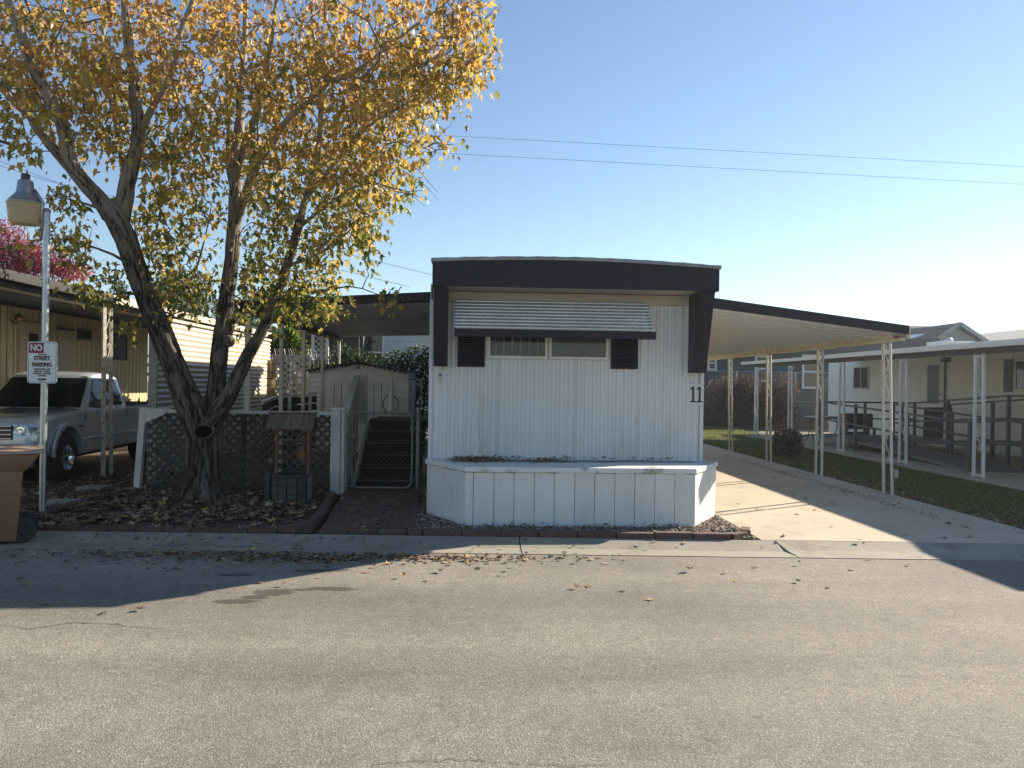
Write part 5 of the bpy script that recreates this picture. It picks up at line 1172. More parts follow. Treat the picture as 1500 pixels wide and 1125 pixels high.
# its carport roof
ex0, ey0, ey1 = 8.72, 8.6, 25.2; n_ = 40; pw = (ey1-ey0)/n_
for k in range(n_):
    y = ey0+k*pw; obj('roof_pan', MB().prism([(ex0+.02, y+.006, 2.35), (RX+.05, y+.006, 2.60), (RX+.05, y+.006, 2.62), (ex0+.02, y+.006, 2.37)], (0, pw-.012, 0)), 'gutw', parent=rh)
obj('roof_sheet', MB().prism([(ex0, ey0, 2.375), (RX+.05, ey0, 2.63), (RX+.05, ey0, 2.65), (ex0, ey0, 2.395)], (0, ey1-ey0, 0)), 'louver', parent=rh)
obj('gutter', MB().prism([(ex0-.06, ey0, 2.345), (ex0-.001, ey0, 2.345), (ex0-.001, ey0, 2.43), (ex0-.09, ey0, 2.43)], (0, ey1-ey0, 0)), 'gutw', parent=rh)
obj('beam', MB().box(8.80, 8.92, ey0+.1, ey1-.1, 2.25, 2.344), 'shedl', parent=rh)
obj('roof', MB().box(RX+.06, RX+4.2, ey0, RY1+.3, 2.76, 2.84), 'louver', parent=rh)
for y in (13.3, 15.75, 18.5, 21.6, 24.3): scroll_post(rh, 8.86, y, .06, 2.249, gap=.24, up_w=.045, m='postw', ends=True)
# roof hatch / skylight on the far side
# ramp with railings
rm = thing('wheelchair_ramp', 'switchback access ramp with dark metal railings in front of the pale house', 'ramp', (10.3, 17, 0))
def slab(x0,x1,y0,y1,z0,z1,t=.10): return MB().add([(x0,y0,z0-t),(x1,y0,z0-t),(x1,y1,z1-t),(x0,y1,z1-t),(x0,y0,z0),(x1,y0,z0),(x1,y1,z1),(x0,y1,z1)], [(0,3,2,1),(4,5,6,7),(0,1,5,4),(1,2,6,5),(2,3,7,6),(3,0,4,7)])
obj('lower_ramp', slab(9.35,10.35,14.0,19.0,.075,.33,.06), 'ramp', parent=rm)
obj('landing', slab(9.3,12.0,19.01,20.8,.33,.33), 'ramp', parent=rm)
obj('upper_ramp', slab(10.65,11.75,15.0,19.0,.60,.33), 'ramp', parent=rm)
obj('platform', slab(10.65,12.5,11.5,14.99,.60,.60), 'ramp', parent=rm)
obj('skirt', MB().prism([(10.62,11.5,.50),(10.62,15.0,.50),(10.62,19.0,.24),(10.62,19.0,.32),(10.62,15.0,.61),(10.62,11.5,.61)], (-.03,0,0)), 'rail', parent=rm)
def railing(pts, zf, post_at, h=.9):
    for hh in (h, h*.5):
        for (a, c) in zip(pts[:-1], pts[1:]): obj('rail', MB().bar((a[0],a[1],zf(a)+hh), (c[0],c[1],zf(c)+hh), .042, .042), 'rail', parent=rm)
    for p in post_at: obj('rail_post', MB().box(p[0]-.03, p[0]+.03, p[1]-.03, p[1]+.03, .06, zf(p)+h+.01), 'rail', parent=rm)
za = lambda p: .075+(max(14.,min(19.,p[1]))-14)/5*.255
zb = lambda p: .60-(max(15.,min(19.,p[1]))-15)/4*.27
railing([(9.32,14.2),(9.32,20.7)], za, [(9.32,14.25),(9.32,16.4),(9.32,18.7),(9.32,20.7)])
railing([(10.38,14.2),(10.38,18.9)], za, [(10.38,14.25),(10.38,16.5),(10.38,18.9)])
railing([(10.60,11.6),(10.60,15.0),(10.60,18.9)], zb, [(10.60,13.4),(10.60,15.0),(10.60,17.0),(10.60,18.9)])
railing([(9.32,20.75),(12.0,20.75)], lambda p: .33, [(10.6,20.75),(12.0,20.75)])
railing([(11.85,12.0),(11.85,15.0),(11.85,18.9)], zb, [(11.85,12.0),(11.85,13.8),(11.85,15.6),(11.85,17.3),(11.85,18.9)])
# leaning dark board
a = AY(1364, 644, 19.6); bd = MB().prism([(a.x-.27, 19.5, .34), (a.x+.27, 19.5, .34), (a.x+.42, 19.75, 1.14), (a.x-.10, 19.75, 1.14)], (0,.03,0))
tag(obj('leaning_board', bd, 'rail', org=(a.x, 19.5, .34), bevel=.01), 'dark tilted board leaning against the ramp landing rail', 'board')
# table, chest and bins
tb = thing('folding_table', 'pale folding table at the far end of the walkway left of the ramp', 'table', (AX(1212,620,9.6).x, 22.3, .06))
tx_ = AY(1212, 615, 22.3).x
obj('table_top', MB().box(tx_-.55, tx_+.35, 22.0, 22.6, .74, .78), 'fpost', parent=tb, bevel=.008)
for x in (tx_-.5, tx_+.3):
    for s_ in (-1, 1): obj('leg', MB().tube([(x, 22.3+s_*.22, .06), (x+.1*s_, 22.3+s_*.1, .74)], .014, 6), 'rail', parent=tb)
cx_ = AY(1256, 630, 20.9+.6).x; cy_ = 21.5
bn_ = thing('work_bench', 'low wooden bench with dark legs carrying a dark chest behind the ramp rail', 'bench', (cx_, cy_, .06))
obj('bench_top', MB().box(cx_-.45, cx_+.45, cy_-.22, cy_+.22, .46, .50), 'cedar', parent=bn_)
for x in (-.4, .4):
    for s_ in (-.17, .17): obj('leg', MB().box(cx_+x-.03, cx_+x+.03, cy_+s_-.03, cy_+s_+.03, .06, .459), 'cedar', parent=bn_)
tag(obj('storage_chest', MB().box(cx_-.35, cx_+.35, cy_-.2, cy_+.2, .502, .90), 'plastic', org=(cx_, cy_, .502), bevel=.02), 'dark storage chest on the low bench beside the orange box', 'chest')
tag(obj('orange_box', MB().box(cx_-.47, cx_-.36, cy_-.18, cy_+.18, .502, .88), 'orange', org=(cx_-.4, cy_, .502), bevel=.01), 'narrow orange-red box squeezed beside the dark chest', 'box')
for i, (dx_, lb) in enumerate(((-.30, 'blue plastic tub on the ground at the left under the bench'), (.16, 'blue plastic tub on the ground at the right under the bench'))):
    tag(obj('plastic_tub', MB().lathe([(.0,.0),(.13,.0),(.16,.30),(.17,.31),(.15,.31),(.12,.02)], 14, (cx_+dx_, cy_-.02, .062)), 'blue', org=(cx_+dx_, cy_-.02, .062), smooth='auto'), lb, 'tub', 'blue tubs under the bench')
# round dry bush by the neighbour's post
p = G(1146, 672); bsh = thing('round_bush', 'small round brown dry bush on the lawn between the carport posts', 'bush', (p.x, p.y, 0))
leaf_cloud([(p.x+.1, p.y, .34, .34, .34, .34)], 2200, (.04, .09), 'brownb', 'foliage', bsh, seed=21); obj('stems', joined([MB().tube([(p.x+.1, p.y, 0), (p.x+.1+.2*math.cos(a), p.y+.2*math.sin(a), .5)], .01, 4) for a in np.arange(0, 6.2, .7)]), 'twig', parent=bsh, kind='stuff')
# dry shrubs along the fence
fc = thing('chain_link_fence', 'chain-link fence line with top wire in front of the dark teal house', 'fence', (8.5, 30.5, 0))
fx0, fx1 = AY(1036, 545, 30.5).x-1.2, AY(1215, 560, 30.5).x
obj('top_rail', MB().tube([(fx0, 30.5, 2.22), (fx1, 30.5, 2.22)], .022, 6), 'galv', parent=fc); obj('mid_wire', MB().tube([(fx0, 30.5, 1.05), (fx1, 30.5, 1.05)], .010, 5), 'galv', parent=fc)
for x in np.arange(fx0, fx1, 2.4): obj('post', MB().tube([(x, 30.5, 0), (x, 30.5, 2.25)], .03, 6), 'galv', parent=fc)
fm_ = MB(); k = fx0
while k < fx1:
    fm_.bar((k, 30.48, .05), (min(fx1, k+2.1), 30.48, 2.15), .006, .006); fm_.bar((k, 30.49, 2.15), (min(fx1, k+2.1), 30.49, .05), .006, .006); k += .14
obj('wire_mesh', fm_, 'galvd', parent=fc, kind='stuff', fix=False)
obj('base_board', MB().box(fx0, fx1, 30.3, 30.4, .03, .32), 'cedar', parent=fc)
for i, (px, w_, tp, lb) in enumerate(((1062, 34, 552, 'dry brown twiggy shrub just right of the white home, against the chain-link fence'), (1094, 24, 548, 'dark bare shrub between the second and third carport posts'), (1138, 26, 550, 'dry brown shrub at the right end of the chain-link fence, reddish leaves'))):
    y = 29.6; c0 = AY(px, 600, y); t = thing('dry_shrub', lb, 'shrub', (c0.x, y, 0), 'dry shrubs along the chain-link fence'); s_ = y/FPX
    ht = AY(px, tp, y).z
    leaf_cloud([(c0.x+random.uniform(-.3,.3), y, z, w_*s_, .5, .42) for z in np.arange(.5, ht-.2, .3)], 3400, (.05, .12), 'brownb', 'foliage', t, seed=30+i)
    sm = MB()
    for k in range(40): a = Vector((c0.x+random.uniform(-.3,.3), y, 0)); e = Vector((c0.x+random.uniform(-1,1)*w_*s_*1.1, y+random.uniform(-.4,.4), random.uniform(1.2, ht+.2))); sm.tube([a, a.lerp(e,.5)+Vector((random.uniform(-.1,.1),0,.1)), e], [.02,.014,.005], 4, False)
    obj('stems', sm, 'twig', parent=t, kind='stuff', fix=False)
# teal house
th_ = thing('teal_house', 'dark teal clapboard house with white-framed windows behind the chain-link fence', 'house', (13.5, 33, 0))
ty = 33; x0, x1 = 8.6, AY(1362, 505, ty).x; zt = AY(1200, 507, ty).z
for z in np.arange(.2, zt-.5, .20): obj('clapboard', MB().prism([(x0, ty-.03, z), (x0, ty, z), (x0, ty, z+.19), (x0, ty-.008, z+.19)], (x1-x0-.6, 0, 0)), 'teal', parent=th_)
obj('body', MB().box(x0, x1-.6, ty+.001, ty+8, 0, zt), 'teal', parent=th_)
obj('parapet', MB().prism([(x0-.6, ty-.7, AY(1036,521,ty-.7).z-.12), (x1, ty-.7, AY(1362,509,ty-.7).z), (x1, ty-.7, AY(1362,495,ty-.7).z), (x0-.6, ty-.7, AY(1200,500,ty-.7).z-.35)], (0, 8, 0)), 'tealr', parent=th_)
for px, py0, py1, w_ in ((1117, 520, 560, 24), (1187, 519, 570, 26), (1043, 520, 543, 14)):
    p = AY(px, (py0+py1)/2, ty-.03); s_ = ty/FPX; window(th_, (p.x, ty-.035, p.z), w_*s_, (py1-py0)*s_, fr=.10, hmull=1, fm='signw', curtain='curtain' if px != 1117 else 'curtaind')
# gabled sage house
gh = thing('gabled_house', 'sage green gabled house with shingle roof and skylight above the neighbour carport', 'house', (24, 42, 0))
gy = 40.0; rpk = AY(1406, 473, gy); lf = AY(1352, 512, gy); rt = AY(1448, 504, gy); ew = rpk.x-lf.x
obj('gable_wall', MB().prism([(rpk.x-ew-.6, gy+.4, 0), (rpk.x+ew*.9, gy+.4, 0), (rpk.x+ew*.9, gy+.4, rt.z-.1), (rpk.x, gy+.4, rpk.z-.18), (rpk.x-ew-.6, gy+.4, lf.z-.35)], (0, .1, 0)), 'sage', parent=gh)
obj('body', MB().box(rpk.x-ew-.6, rpk.x+ew*.9, gy+.5, gy+9, 0, lf.z-.4), 'sage', parent=gh)
# roof slopes in shingle courses; the left slope runs far back-left
L0 = Vector((rpk.x, gy, rpk.z)); Lb = AY(1325, 477, gy+9)
slopeL = Vector((-ew*1.25, 0, (lf.z-rpk.z)*1.25)); slopeR = Vector((ew*1.1, 0, (rt.z-rpk.z)*1.25))
n_ = 11
for s_, sl_ in ((0, slopeL), (1, slopeR)):
    for k in range(n_):
        A = L0+sl_*(k/n_); C = L0+sl_*((k+1.04)/n_)
        obj('shingle_course', MB().prism([A, C, C+Vector((0,0,.05)), A+Vector((0,0,.02))], (0, 9.5, 0)), 'shingle', parent=gh)
obj('verge_board', MB().bar(L0+Vector((0,-.03,-.02)), L0+slopeL+Vector((0,-.03,-.02)), .04, .20), 'sage', parent=gh)
obj('verge_board', MB().bar(L0+Vector((0,-.03,-.02)), L0+slopeR+Vector((0,-.03,-.02)), .04, .20), 'sage', parent=gh)
q = L0+slopeL*.45+Vector((0, 2.0, .10)); sk = obj('skylight', MB().prism([q+Vector((.5,0,.16)), q+Vector((-.5,0,-.16)), q+Vector((-.5,0,-.04)), q+Vector((.5,0,.30))], (0,1.4,0)), 'louver', parent=gh, bevel=.02)
gh2 = thing('far_house', 'low shingle-roofed house between the porch roofs left of the gable', 'house', (20, 47, 0))
a, c = AY(1318, 477, 46), AY(1395, 474, 46)
obj('roof', MB().prism([(a.x-3, 42.6, a.z-1.7), (a.x-3, 50, a.z-1.7), (a.x-3, 46, a.z)], (c.x-a.x+3.4, 0, 0)), 'shingle', parent=gh2); obj('wall', MB().box(a.x-2.8, c.x+.2, 43.2, 49.6, 0, a.z-1.6), 'sage', parent=gh2)
# white roof box on the neighbour's roof
a, c = AY(1371, 504, 27), AY(1417, 500, 27); rb = thing('roof_cooler', 'low white cooler unit with curved vent on the neighbour roof below the gable', 'roof cooler', ((a.x+c.x)/2, 27, 2.85))
obj('case', MB().box(a.x, c.x, 26.6, 27.6, 2.85, AY(1390,500.5,27).z), 'cream2', parent=rb, bevel=.02)
p = AY(1391, 501, 27); obj('vent_hood', MB().lathe([(.15, 0), (.15, .05), (.12, .11), (.06, .15), (0, .16)], 16, (p.x-.1, 26.9, p.z)), 'louver', parent=rb, smooth='auto')
obj('plinth', MB().box(a.x-.1, c.x+.1, 26.5, 27.7, 0, 2.849), 'cream2', parent=rb)
rr2 = thing('far_roof_house', 'grey-green roof slope of a far house at the right edge of the photo', 'house', (30, 38, 0))
a = AY(1450, 506, 38); c = AY(1520, 488, 38)
obj('roof', MB().prism([(a.x-.5, 38, a.z-.3), (c.x+2, 38, c.z+.5), (c.x+9, 38, a.z-.3)], (0, 9, 0)), 'sage', parent=rr2); obj('wall', MB().box(a.x+.5, c.x+8, 38.5, 46, 0, a.z-.31), 'sage', parent=rr2)
simple_tree('far_tree', 'pale hazy tree crown between the two far roofs at right', AY(1470,500,55).x, 55, 6, 3, [B(1468,496,55,14,8), B(1480,498,55,14,7), B(1459,500,55,9,6)], 1500, (.12,.25), 'farleaf', seed=41)
# far trees closing the view, low behind everything
for i, (px, y, lb) in enumerate(((1080, 60, 'dull green distant tree behind the teal house roof, left'), (560, 62, 'dull distant tree low behind the pale blue house'), (330, 58, 'distant green tree low behind the corrugated screen'))):
    simple_tree('distant_tree', lb, AY(px,560,y).x, y, 4.5, 1.5, [B(px-30,540,y,45,20), B(px+30,542,y,45,18), B(px,548,y,70,22)], 2500, (.2,.4), 'ever', seed=50+i)
# overhead wires
for (pts, lb, dpt) in ((((-300,150),(660,199),(1500,244),(2300,287)), 'upper thin overhead cable crossing the sky to the right', 45), (((-300,178),(660,225),(1500,270),(2300,312)), 'lower thin overhead cable crossing the sky to the right', 45),
                 (((-100,210),(60,262),(630,402),(1000,492)), 'faint overhead cable descending from the upper left behind the tree', 38), (((-100,180),(0,236),(290,345),(600,420)), 'second faint overhead cable sloping down behind the yellow tree', 38)):
    P_ = [AY(x, y, dpt) for x, y in pts]; cv = []
    for a, c in zip(P_[:-1], P_[1:]):
        for k in range(8): cv.append(a.lerp(c, k/8))
    cv.append(P_[-1]); tag(obj('overhead_cable', MB().tube(cv, .011, 5, False), 'wire', org=tuple(P_[0])), lb, 'cable')
# wheelbarrow-like dark object skipped; small bottle-like clutter on the far table

# thin sunlit haze volume, added to mimic veiling lens glare at the right
hz = MB().box(-95, 95, -60, 90, -1.2, 16.5); ho = obj('glare_haze', hz, 'wire'); ho['kind'] = 'stuff'
hm = bpy.data.materials.new('glare_haze_air'); hm.use_nodes = True; hn = hm.node_tree; hn.nodes.clear()
pv = hn.nodes.new('ShaderNodeVolumePrincipled'); pv.inputs['Color'].default_value = (.80, .88, 1.0, 1); pv.inputs['Density'].default_value = .0008; pv.inputs['Anisotropy'].default_value = .55
oo = hn.nodes.new('ShaderNodeOutputMaterial'); hn.links.new(pv.outputs[0], oo.inputs['Volume']); ho.data.materials.clear(); ho.data.materials.append(hm)
wd = []
for k in range(120):
    x = -75+k*1.3; wd.append((x, 74+3*math.sin(k*.9), 1.6+.8*noise.noise(Vector((k*.4, 0, 0))), 1.5, 1.4, 2.2+.8*noise.noise(Vector((k*.3, 4, 0)))))
wo_ = leaf_cloud(wd, 15000, (.35, .75), 'ever', 'distant_tree_belt', None, seed=77)
tag(wo_, 'low belt of distant dark trees closing the view beyond the park')
# ================================================================== THE AUTUMN TREE
tree = thing('maple_tree', 'large multi-limbed maple with yellow and orange autumn leaves in front of the lattice fence', 'tree', (-3.62, 10.2, 0))
def limb_pts(spec):            # (px, py, depth, radius)
    return [(AY(x, y, d), r*(.84 if r < .115 else .86 if r < .2 else .93)) for x, y, d, r in spec]
limbs = [
 [(298,742,10.15,.28),(298,728,10.15,.25),(297,700,10.17,.225),(297,670,10.18,.215),(297,640,10.2,.225),(296,618,10.2,.25)],
 [(296,640,10.2,.20),(284,606,10.15,.20),(266,565,10.1,.175),(250,525,10.05,.165),(233,480,10.0,.155),(215,435,9.95,.15),(198,390,9.9,.145),(182,345,9.85,.15),(165,312,9.8,.145),(152,298,9.8,.10)],
 [(172,325,9.85,.12),(149,296,9.75,.105),(122,265,9.6,.095),(104,238,9.5,.088),(91,181,9.3,.078),(67,133,9.15,.070),(48,99,9.0,.062),(27,40,8.8,.055),(8,-10,8.6,.05),(-20,-120,8.3,.035),(-40,-260,8.0,.01)],
 [(160,318,9.8,.09),(130,275,9.9,.085),(88,229,10.0,.07),(60,195,10.1,.06),(38,165,10.2,.05),(-10,120,10.4,.04),(-70,70,10.6,.03),(-150,0,10.9,.01)],
 [(176,328,9.85,.12),(187,267,9.9,.105),(200,215,10.0,.09),(203,180,10.0,.085),(198,150,10.05,.075),(195,107,10.1,.068),(187,53,10.15,.06),(184,10,10.2,.055),(180,-80,10.3,.04),(175,-200,10.4,.01)],
 [(201,205,10.0,.06),(222,160,9.9,.05),(246,120,9.8,.045),(258,75,9.7,.04),(268,35,9.7,.035),(285,-10,9.6,.03),(310,-120,9.5,.01)],
 [(176,180,10.3,.035),(163,150,10.4,.04),(155,90,10.6,.035),(150,30,10.7,.03),(140,-60,10.9,.01)],
 [(187,267,9.9,.05),(176,220,10.3,.045),(170,180,10.4,.04),(160,140,10.5,.03),(150,90,10.6,.01)],
 [(298,640,10.2,.19),(313,602,10.25,.155),(318,560,10.3,.125),(322,510,10.35,.115),(330,450,10.4,.11),(338,390,10.45,.105),(343,330,10.5,.095),(345,280,10.5,.09),(345,230,10.55,.078),(352,170,10.6,.062),(352,133,10.6,.055),(358,70,10.7,.045),(360,0,10.8,.04),(362,-100,10.9,.01)],
 [(345,290,10.5,.055),(335,240,10.7,.05),(336,180,10.8,.042),(334,110,10.9,.038),(330,40,11.0,.03),(325,-60,11.1,.01)],
 [(345,270,10.5,.065),(357,220,10.4,.06),(372,180,10.35,.055),(383,140,10.3,.048),(392,90,10.25,.04),(402,30,10.2,.035),(410,-60,10.2,.01)],
 [(344,330,10.5,.07),(362,280,10.3,.065),(374,246,10.2,.06),(397,208,10.0,.055),(417,181,9.9,.05),(448,150,9.8,.042),(483,120,9.7,.038),(510,111,9.6,.033),(548,85,9.5,.025),(590,50,9.4,.02),(640,15,9.3,.012),(680,-20,9.2,.005)],
 [(300,635,10.15,.16),(330,588,10.0,.115),(350,548,9.95,.095),(366,515,9.9,.085),(385,482,9.85,.07),(402,440,9.8,.062),(420,390,9.8,.058),(436,335,9.8,.055),(447,292,9.85,.05),(463,235,9.9,.045),(470,173,9.95,.04),(466,110,10.0,.03),(458,40,10.1,.025),(455,-60,10.2,.01)],
 [(322,505,10.35,.09),(333,490,10.2,.07),(338,470,10.1,.055)],
 [(447,292,9.85,.035),(490,240,9.7,.03),(540,185,9.6,.025),(600,150,9.5,.018),(660,120,9.4,.010),(720,100,9.3,.004)],
 [(463,235,9.9,.03),(500,215,10.1,.026),(560,205,10.2,.02),(610,208,10.25,.012),(662,212,10.3,.005)],
 [(436,335,9.8,.03),(480,300,9.6,.024),(530,270,9.5,.018),(575,275,9.4,.010),(618,290,9.3,.004)],
 [(402,440,9.8,.03),(440,430,9.6,.022),(480,425,9.5,.015),(520,420,9.4,.010),(575,440,9.3,.004)],
 [(200,395,9.9,.03),(170,375,9.7,.02),(130,360,9.6,.014),(90,350,9.5,.008),(40,352,9.4,.004)],
 [(166,312,9.8,.03),(130,300,9.6,.02),(95,290,9.5,.012),(70,285,9.4,.004)],
 [(238,500,10.0,.03),(262,440,10.3,.025),(285,400,10.5,.02),(300,350,10.5,.015),(310,300,10.5,.008)],
 [(420,390,9.8,.03),(470,370,9.9,.022),(510,340,10.0,.015),(550,310,10.1,.008)],
 [(510,111,9.6,.03),(560,120,9.7,.022),(620,95,9.8,.015),(680,50,9.9,.010),(735,10,10.0,.004)],
]
def bark_limb(spec, nseg, flare=False):
    """rounded limb with ridged bark, returns verts, quads, crack value"""
    P_ = limb_pts(spec); pts = [p for p, r in P_]; rad = [r for p, r in P_]
    t = np.arange(len(pts)); L_ = sum((pts[i+1]-pts[i]).length for i in range(len(pts)-1)); r0 = max(rad)
    step = .025 if r0 > .15 else .05 if r0 > .06 else .15
    n = max(4, int(L_/step)); ring = nseg; tt = np.linspace(0, len(pts)-1, n); A = np.array([tuple(p) for p in pts])
    C = np.zeros((n, 3)); Rr = np.interp(tt, t, rad)
    for j in range(3):      # Catmull-Rom
        for q, u in enumerate(tt):
            i = min(int(u), len(pts)-2); f = u-i; p0, p1, p2, p3 = A[max(i-1,0), j], A[i, j], A[i+1, j], A[min(i+2, len(pts)-1), j]
            C[q, j] = .5*((2*p1)+(-p0+p2)*f+(2*p0-5*p1+4*p2-p3)*f*f+(-p0+3*p1-3*p2+p3)*f**3)
    V = []; K = []; prev = Vector((1, 0, 0)); s = 0
    for q in range(n):
        d = Vector(C[min(q+1, n-1)]-C[max(q-1, 0)]).normalized(); a = prev-d*prev.dot(d); a.normalize(); prev = a; b_ = d.cross(a); r = Rr[q]
        if q: s += float(np.linalg.norm(C[q]-C[q-1]))
        for k in range(ring):
            th = 2*pi*k/ring; cs, sn = math.cos(th), math.sin(th); rr = r; ck = 0
            if r > .045:
                nz = noise.noise(Vector((cs*r*16+s*.5, sn*r*16, s*2.4+r0*50))); n2 = noise.noise(Vector((cs*r*34+7, sn*r*34, s*6.5)))
                rg = 1-abs(nz)*2.2-abs(n2)*.9
                ck = max(0, rg); rr = r*(1+.05*noise.noise(Vector((cs*1.5, sn*1.5, s*2.5+r0*9))))-ck*min(.036, r*.17)+.012
            if flare:
                fz = max(0, 1-s/.55); lob = max(0, math.cos(th*3+.7))**2+.6*max(0, math.cos(th*2+2.4))**4
                rr += fz**2*(.02+.10*lob)
            V.append(tuple(Vector(C[q])+(a*cs+b_*sn)*rr)); K.append(ck)
    T = [(i*ring+k, i*ring+(k+1) % ring, (i+1)*ring+(k+1) % ring, (i+1)*ring+k) for i in range(n-1) for k in range(ring)]
    return V, T, K, C, Rr
allC = []; allR = []; BV, BT, BK = [], [], []; tV, tT, tK = [], [], []
for i, sp_ in enumerate(limbs):
    r0 = max(r for *_, r in sp_); ns = 64 if r0 > .2 else 48 if r0 > .11 else 20 if r0 > .05 else 8
    V, T, K, C, Rr = bark_limb(sp_, ns, i == 0); allC.append(C); allR.append(Rr)
    tgt = (tV, tT, tK) if i == 0 else (BV, BT, BK); off = len(tgt[0])
    tgt[0].extend(V); tgt[1].extend([tuple(q+off for q in f) for f in T]); tgt[2].extend(K)
def bark_obj(name, V, T, K, parent):
    o = np_mesh(name, V, T, 'bark', parent=parent, smooth=True); at = o.data.attributes.new('crack', 'FLOAT', 'POINT'); at.data.foreach_set('value', np.array(K, dtype=np.float32)); return o
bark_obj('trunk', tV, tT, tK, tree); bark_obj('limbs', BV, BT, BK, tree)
# hollow where a limb was cut, with its raised lip; surface roots
h = AY(297, 632, 9.90)
hp_ = [(h.x+(.105+.02*noise.noise(Vector((math.cos(2*pi*k/26)*2, math.sin(2*pi*k/26)*2, 5))))*math.cos(2*pi*k/26), h.y, h.z+(.075+.03*noise.noise(Vector((math.cos(2*pi*k/26)*2, math.sin(2*pi*k/26)*2, 9))))*math.sin(2*pi*k/26)) for k in range(26)]
obj('hollow', MB().prism(hp_, (0, .06, 0)), 'cavshade', parent=tree)  # black disc proud of the bark, standing for shade inside the hole
rt_ = []
for k in range(24): a = 2*pi*k/24; rt_.append((h.x+.115*math.cos(a), h.y+.035+.02*math.sin(a*3), h.z+.085*math.sin(a)+.006*math.sin(a*5)))
obj('hollow_lip', MB().tube(rt_+[rt_[0]], [.016+.008*math.sin(k*1.3) for k in range(25)], 8, False), 'bark', parent=tree, smooth=True)
g0 = G(200, 733); g1 = G(290, 735)
V, T, K, C, Rr = bark_limb([(288,728,10.1,.13),(262,733,10.05,.11),(232,738,10.0,.085),(196,741,10.05,.05),(170,744,10.1,.01)], 32); bark_obj('root', V, T, K, tree)
# knots
for (px, py, d, r) in ((222, 420, 9.82, .06), (337, 500, 10.15, .07), (335, 497, 10.1, .05)):
    p = AY(px, py, d); obj('knot', MB().lathe([(r, 0), (r*1.1, -.02), (r*.8, -.06), (r*.35, -.05), (0, -.02)], 12, p, 'y'), 'bark', parent=tree, smooth=True)
# ---- crown: clumps fill blobs measured on the photo, each fed by a twig
blobs = [ # px, py, rx, ry, clumps, depth, depth spread
 (60,60,120,110,95,9.2,1.0),(180,60,110,110,105,9.8,1.1),(300,70,110,110,110,10.2,1.1),(420,60,110,100,112,10.0,1.1),(530,75,95,90,105,9.8,1.0),(630,60,75,75,85,9.6,.8),
 (570,160,75,60,80,9.7,.8),(470,160,85,70,80,9.9,.9),(360,170,85,75,75,10.2,.9),(240,180,80,75,75,10.0,.9),(120,140,80,70,60,9.6,.9),(25,130,50,55,34,9.6,.8),(650,125,40,30,24,9.5,.5),(690,60,30,50,20,9.5,.5),
 (255,250,50,55,45,9.9,.7),(225,300,28,35,16,10.2,.4),(400,245,75,55,60,9.9,.8),(490,235,75,45,55,9.8,.8),(570,225,38,28,18,9.9,.4),(525,285,48,40,36,9.6,.6),(460,320,62,48,46,9.7,.7),(385,330,50,52,34,9.9,.7),
 (300,300,40,40,16,10.3,.5),(262,355,42,38,24,10.0,.5),(245,400,38,30,18,10.0,.5),(290,425,36,26,16,10.1,.5),(262,450,30,14,8,10.0,.4),(395,400,55,40,34,9.7,.6),(440,425,48,30,26,9.5,.5),(475,440,26,28,14,9.4,.4),(345,455,14,34,8,9.9,.3),(405,458,40,18,12,9.6,.4),
 (540,365,22,40,9,9.5,.4),(590,290,22,22,5,9.4,.3),(572,437,12,12,3,9.2,.1),(480,380,36,26,14,9.6,.4),(520,330,34,28,14,9.6,.4),
 (135,430,28,22,12,9.5,.3),(112,375,22,14,6,9.5,.3),(100,345,26,9,7,9.4,.2),(55,357,34,9,6,9.3,.2),(90,285,20,12,7,9.4,.2),(110,310,14,12,4,9.4,.2),(35,212,24,24,9,9.4,.3),(10,190,24,30,8,9.6,.3),(198,448,12,14,3,9.7,.2),(186,478,8,14,2,9.6,.1),(165,405,20,18,5,9.7,.2),(640,215,20,9,4,9.6,.2),(600,248,12,10,2,9.5,.1),
 (150,220,40,30,14,9.9,.5),(80,175,40,40,18,9.5,.5),(340,400,30,30,8,10.4,.3),(215,345,22,25,7,10.0,.3),(560,125,70,60,30,9.6,.8),(690,100,20,25,6,9.4,.3),
 (200,-110,300,90,150,9.9,1.4),(520,-90,180,70,70,9.8,1.1),(-130,60,90,140,60,9.8,1.1),
]
CP = []; CW = []
for (px, py, rx, ry, n, dd, ds) in blobs:
    for k in range(n):
        a = RNG.uniform(0, 2*pi); q = RNG.random()**.55; d = dd+RNG.normal()*ds*.6
        x, y = px+rx*q*math.cos(a), py+ry*q*math.sin(a)
        CP.append(tuple(AY(x, y, d))); CW.append((px, py))
CP = np.array(CP)
node = np.concatenate([C[::2] for C in allC[1:]]); nrad = np.concatenate([r[::2] for r in allR[1:]])
node = node[nrad < .12]; 
dist = np.array([np.min(np.linalg.norm(node-c, axis=1)) for c in CP]); order = np.argsort(dist)
nodes = node.tolist(); N2 = np.array(nodes); twg = MB(); tw2 = []
acc = list(node)
accA = np.zeros((len(node)+len(CP)*3, 3)); accA[:len(node)] = node; na = len(node)
for i in order:
    c = CP[i]; dv = accA[:na]-c; dl_ = np.linalg.norm(dv, axis=1)+np.maximum(0, dv[:, 2])*.8; j = int(np.argmin(dl_)); a = Vector(accA[j]); e = Vector(c); L_ = (e-a).length
    if L_ < .03: continue
    m1 = a.lerp(e, .4)+Vector(RNG.normal(size=3)*L_*.08)+Z*L_*.06; m2 = a.lerp(e, .75)+Vector(RNG.normal(size=3)*L_*.08)+Z*L_*.05
    r = .0045+min(.010, L_*.012); twg.tube([a, m1, m2, e], [r*1.3, r, r*.8, r*.45], 4, False)
    for q in (m1, m2, e): accA[na] = tuple(q); na += 1
